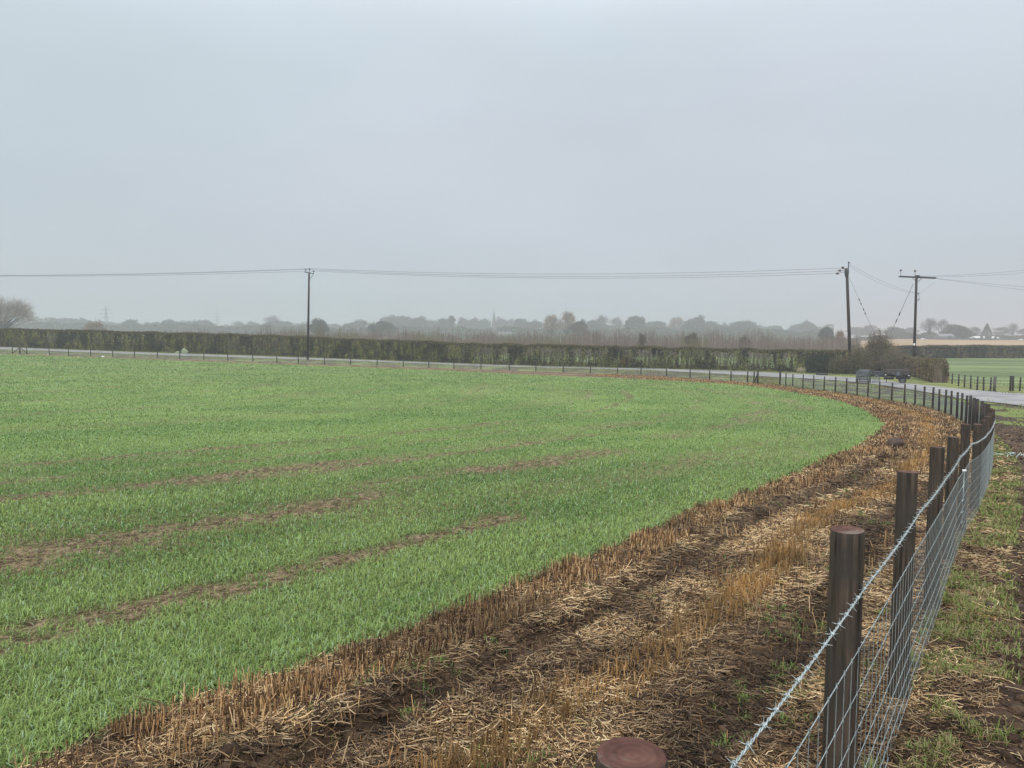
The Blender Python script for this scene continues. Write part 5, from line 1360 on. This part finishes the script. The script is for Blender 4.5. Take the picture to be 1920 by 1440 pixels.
# dark pipe on the verge, pale stones under the hedge
p = at(1542, 703.5); o = MB(); L_ = 22 * p[1] / F
pr = empty('drain_pipe', p + np.array([0, 0, .0])); n = 14
b = MB(); b.tube([(-L_ / 2, 0, .12), (L_ / 2, 0.4, .12)], .16, 14, caps=False); b.tube([(-L_ / 2 + .01, 0, .12), (L_ / 2 - .01, .4, .12)], .13, 14, caps=False); b.build('barrel', M_metal, pr)
b = MB(); b.tube([(L_ / 2 - .12, .39, .12), (L_ / 2 + .02, .405, .12)], .19, 14); b.build('collar', M_metal, pr)
tag(pr, 'dark pipe lying on the verge behind the road, left of the trailer', 'pipe')
def stone(px, py, wpx, hpx, label, mat=M_stone, yo=-.3, grp=None, name='boulder'):
    p = at(px, py) + np.array([0, yo, 0]); s = p[1] / F; n, m = 18, 10; b = MB(); a = np.linspace(0, 2 * PI, n, endpoint=False); e = np.linspace(-.3, PI / 2, m)
    E, A_ = np.meshgrid(e, a, indexing='ij'); q = 1 + .25 * (vn(A_ * 1.3 + px, E * 2, 3) - .5)
    V = np.stack([np.cos(E) ** .7 * np.cos(A_) * wpx * s / 2 * q, np.cos(E) ** .7 * np.sin(A_) * wpx * s / 3 * q, np.sin(E) * hpx * s * q], -1) if False else np.stack([np.abs(np.cos(E)) ** .7 * np.cos(A_) * wpx * s / 2 * q, np.abs(np.cos(E)) ** .7 * np.sin(A_) * wpx * s / 3 * q, np.sin(E) * hpx * s * q], -1)
    i = np.arange(m - 1)[:, None] * n; j = np.arange(n)[None]; j2 = (j + 1) % n
    b.add(V.reshape(-1, 3), np.stack([i + j, i + j2, i + n + j2, i + n + j], -1).reshape(-1, 4)); o = b.build(name, mat, smooth=True); o.location = p; tag(o, label, 'stone' if name == 'boulder' else 'soil heap', grp)
stone(344, 664.5, 13, 10.5, 'pale rounded boulder at the foot of the long hedge, taller of two', yo=.6)
stone(330.5, 664, 10, 5, 'low pale stone beside the taller pale boulder under the hedge', yo=.6)
stone(91, 665.2, 3.5, 1.6, 'tiny pale stone at the far left edge of the crop', M_white, 0)
stone(193, 669.2, 6, 1.6, 'tiny flat pale stone at the far edge of the crop, right of another', M_white, 0)
# dark lump of turned soil in the stubble, and two on the muddy track
stone(1679, 836, 34, 15, 'dark lump of turned soil in the stubble beside the crop', M_soil, 0, name='soil_heap')
stone(1912, 1146, 26, 14, 'dark wet clod on the muddy track at the right edge', M_soil, 0, name='soil_heap')
stone(1865, 1138, 40, 9, 'flat dark clod on the edge of the muddy wheel track', M_soil, 0, name='soil_heap')

def weeds():
    b = MB(); N = 1400; tl = np.exp(rng.uniform(math.log(1.6), math.log(22), N)) - 1 + T0; d = rng.uniform(.1, 3.0, N); x, y = fpos(tl, d)
    q = fbm(x * 1.8, y * 1.8, 75, 2); dcr, _ = pl(CROPS, x, y); k = (q > .62) & (dcr < -.2); x, y = x[k], y[k]
    m = 26; X = np.repeat(x, m) + rng.normal(0, .022, len(x) * m); Y = np.repeat(y, m) + rng.normal(0, .022, len(x) * m); Z = gz(X, Y); n = len(X)
    c = mixc((.08, .16, .03), (.22, .30, .08), rng.random(n))
    blades(np.stack([X, Y, Z], 1), rng.uniform(.02, .065, n), rng.uniform(.003, .006, n), rng.uniform(.3, 1.5, n), rng.uniform(0, 2 * PI, n), c * .8, c, b)
    tag(b.build('weeds', M_blade), 'small green weeds and volunteer seedlings dotted among the straw', 'weeds', kind='stuff')
weeds()
# tangle of pale plastic offcuts on the mud
p = at(1893, 857); t = empty('plastic_offcuts', p); s = p[1] / F
for k in range(16):
    a = rng.uniform(-1, 1, 2) * [26, 12]; d = np.array([rng.normal(0, 1), rng.normal(0, .35), rng.normal(.1, .25)]); d /= np.linalg.norm(d); L_ = rng.uniform(8, 20) * s
    c = np.array([a[0] * s, a[1] * s * 1.4, .03 + rng.random() * .06]); MB().tube([c - d * L_ / 2, c + [0, 0, .015], c + d * L_ / 2 + [0, 0, -.01]], .007, 5).build('strip', M_pale, t)
tag(t, 'small tangle of pale green plastic offcuts on the mud right of the fence', 'plastic offcuts')

# ============================================================ haze
hb_ = MB(); hb_.box((0, 0, 13.5), (11000, 11000, 38))
hm = bpy.data.materials.new('haze'); hm.use_nodes = True; hn = hm.node_tree.nodes; hn.clear()
ho = hn.new('ShaderNodeOutputMaterial'); pv = hn.new('ShaderNodeVolumePrincipled')
pv.inputs['Color'].default_value = (*HAZE_COLOR, 1); pv.inputs['Density'].default_value = HAZE_DENSITY; pv.inputs['Anisotropy'].default_value = .55
hm.node_tree.links.new(pv.outputs[0], ho.inputs['Volume'])
hz_ = hb_.build('haze', hm); tag(hz_, 'pale autumn fog that fades the far trees', 'haze', kind='stuff')
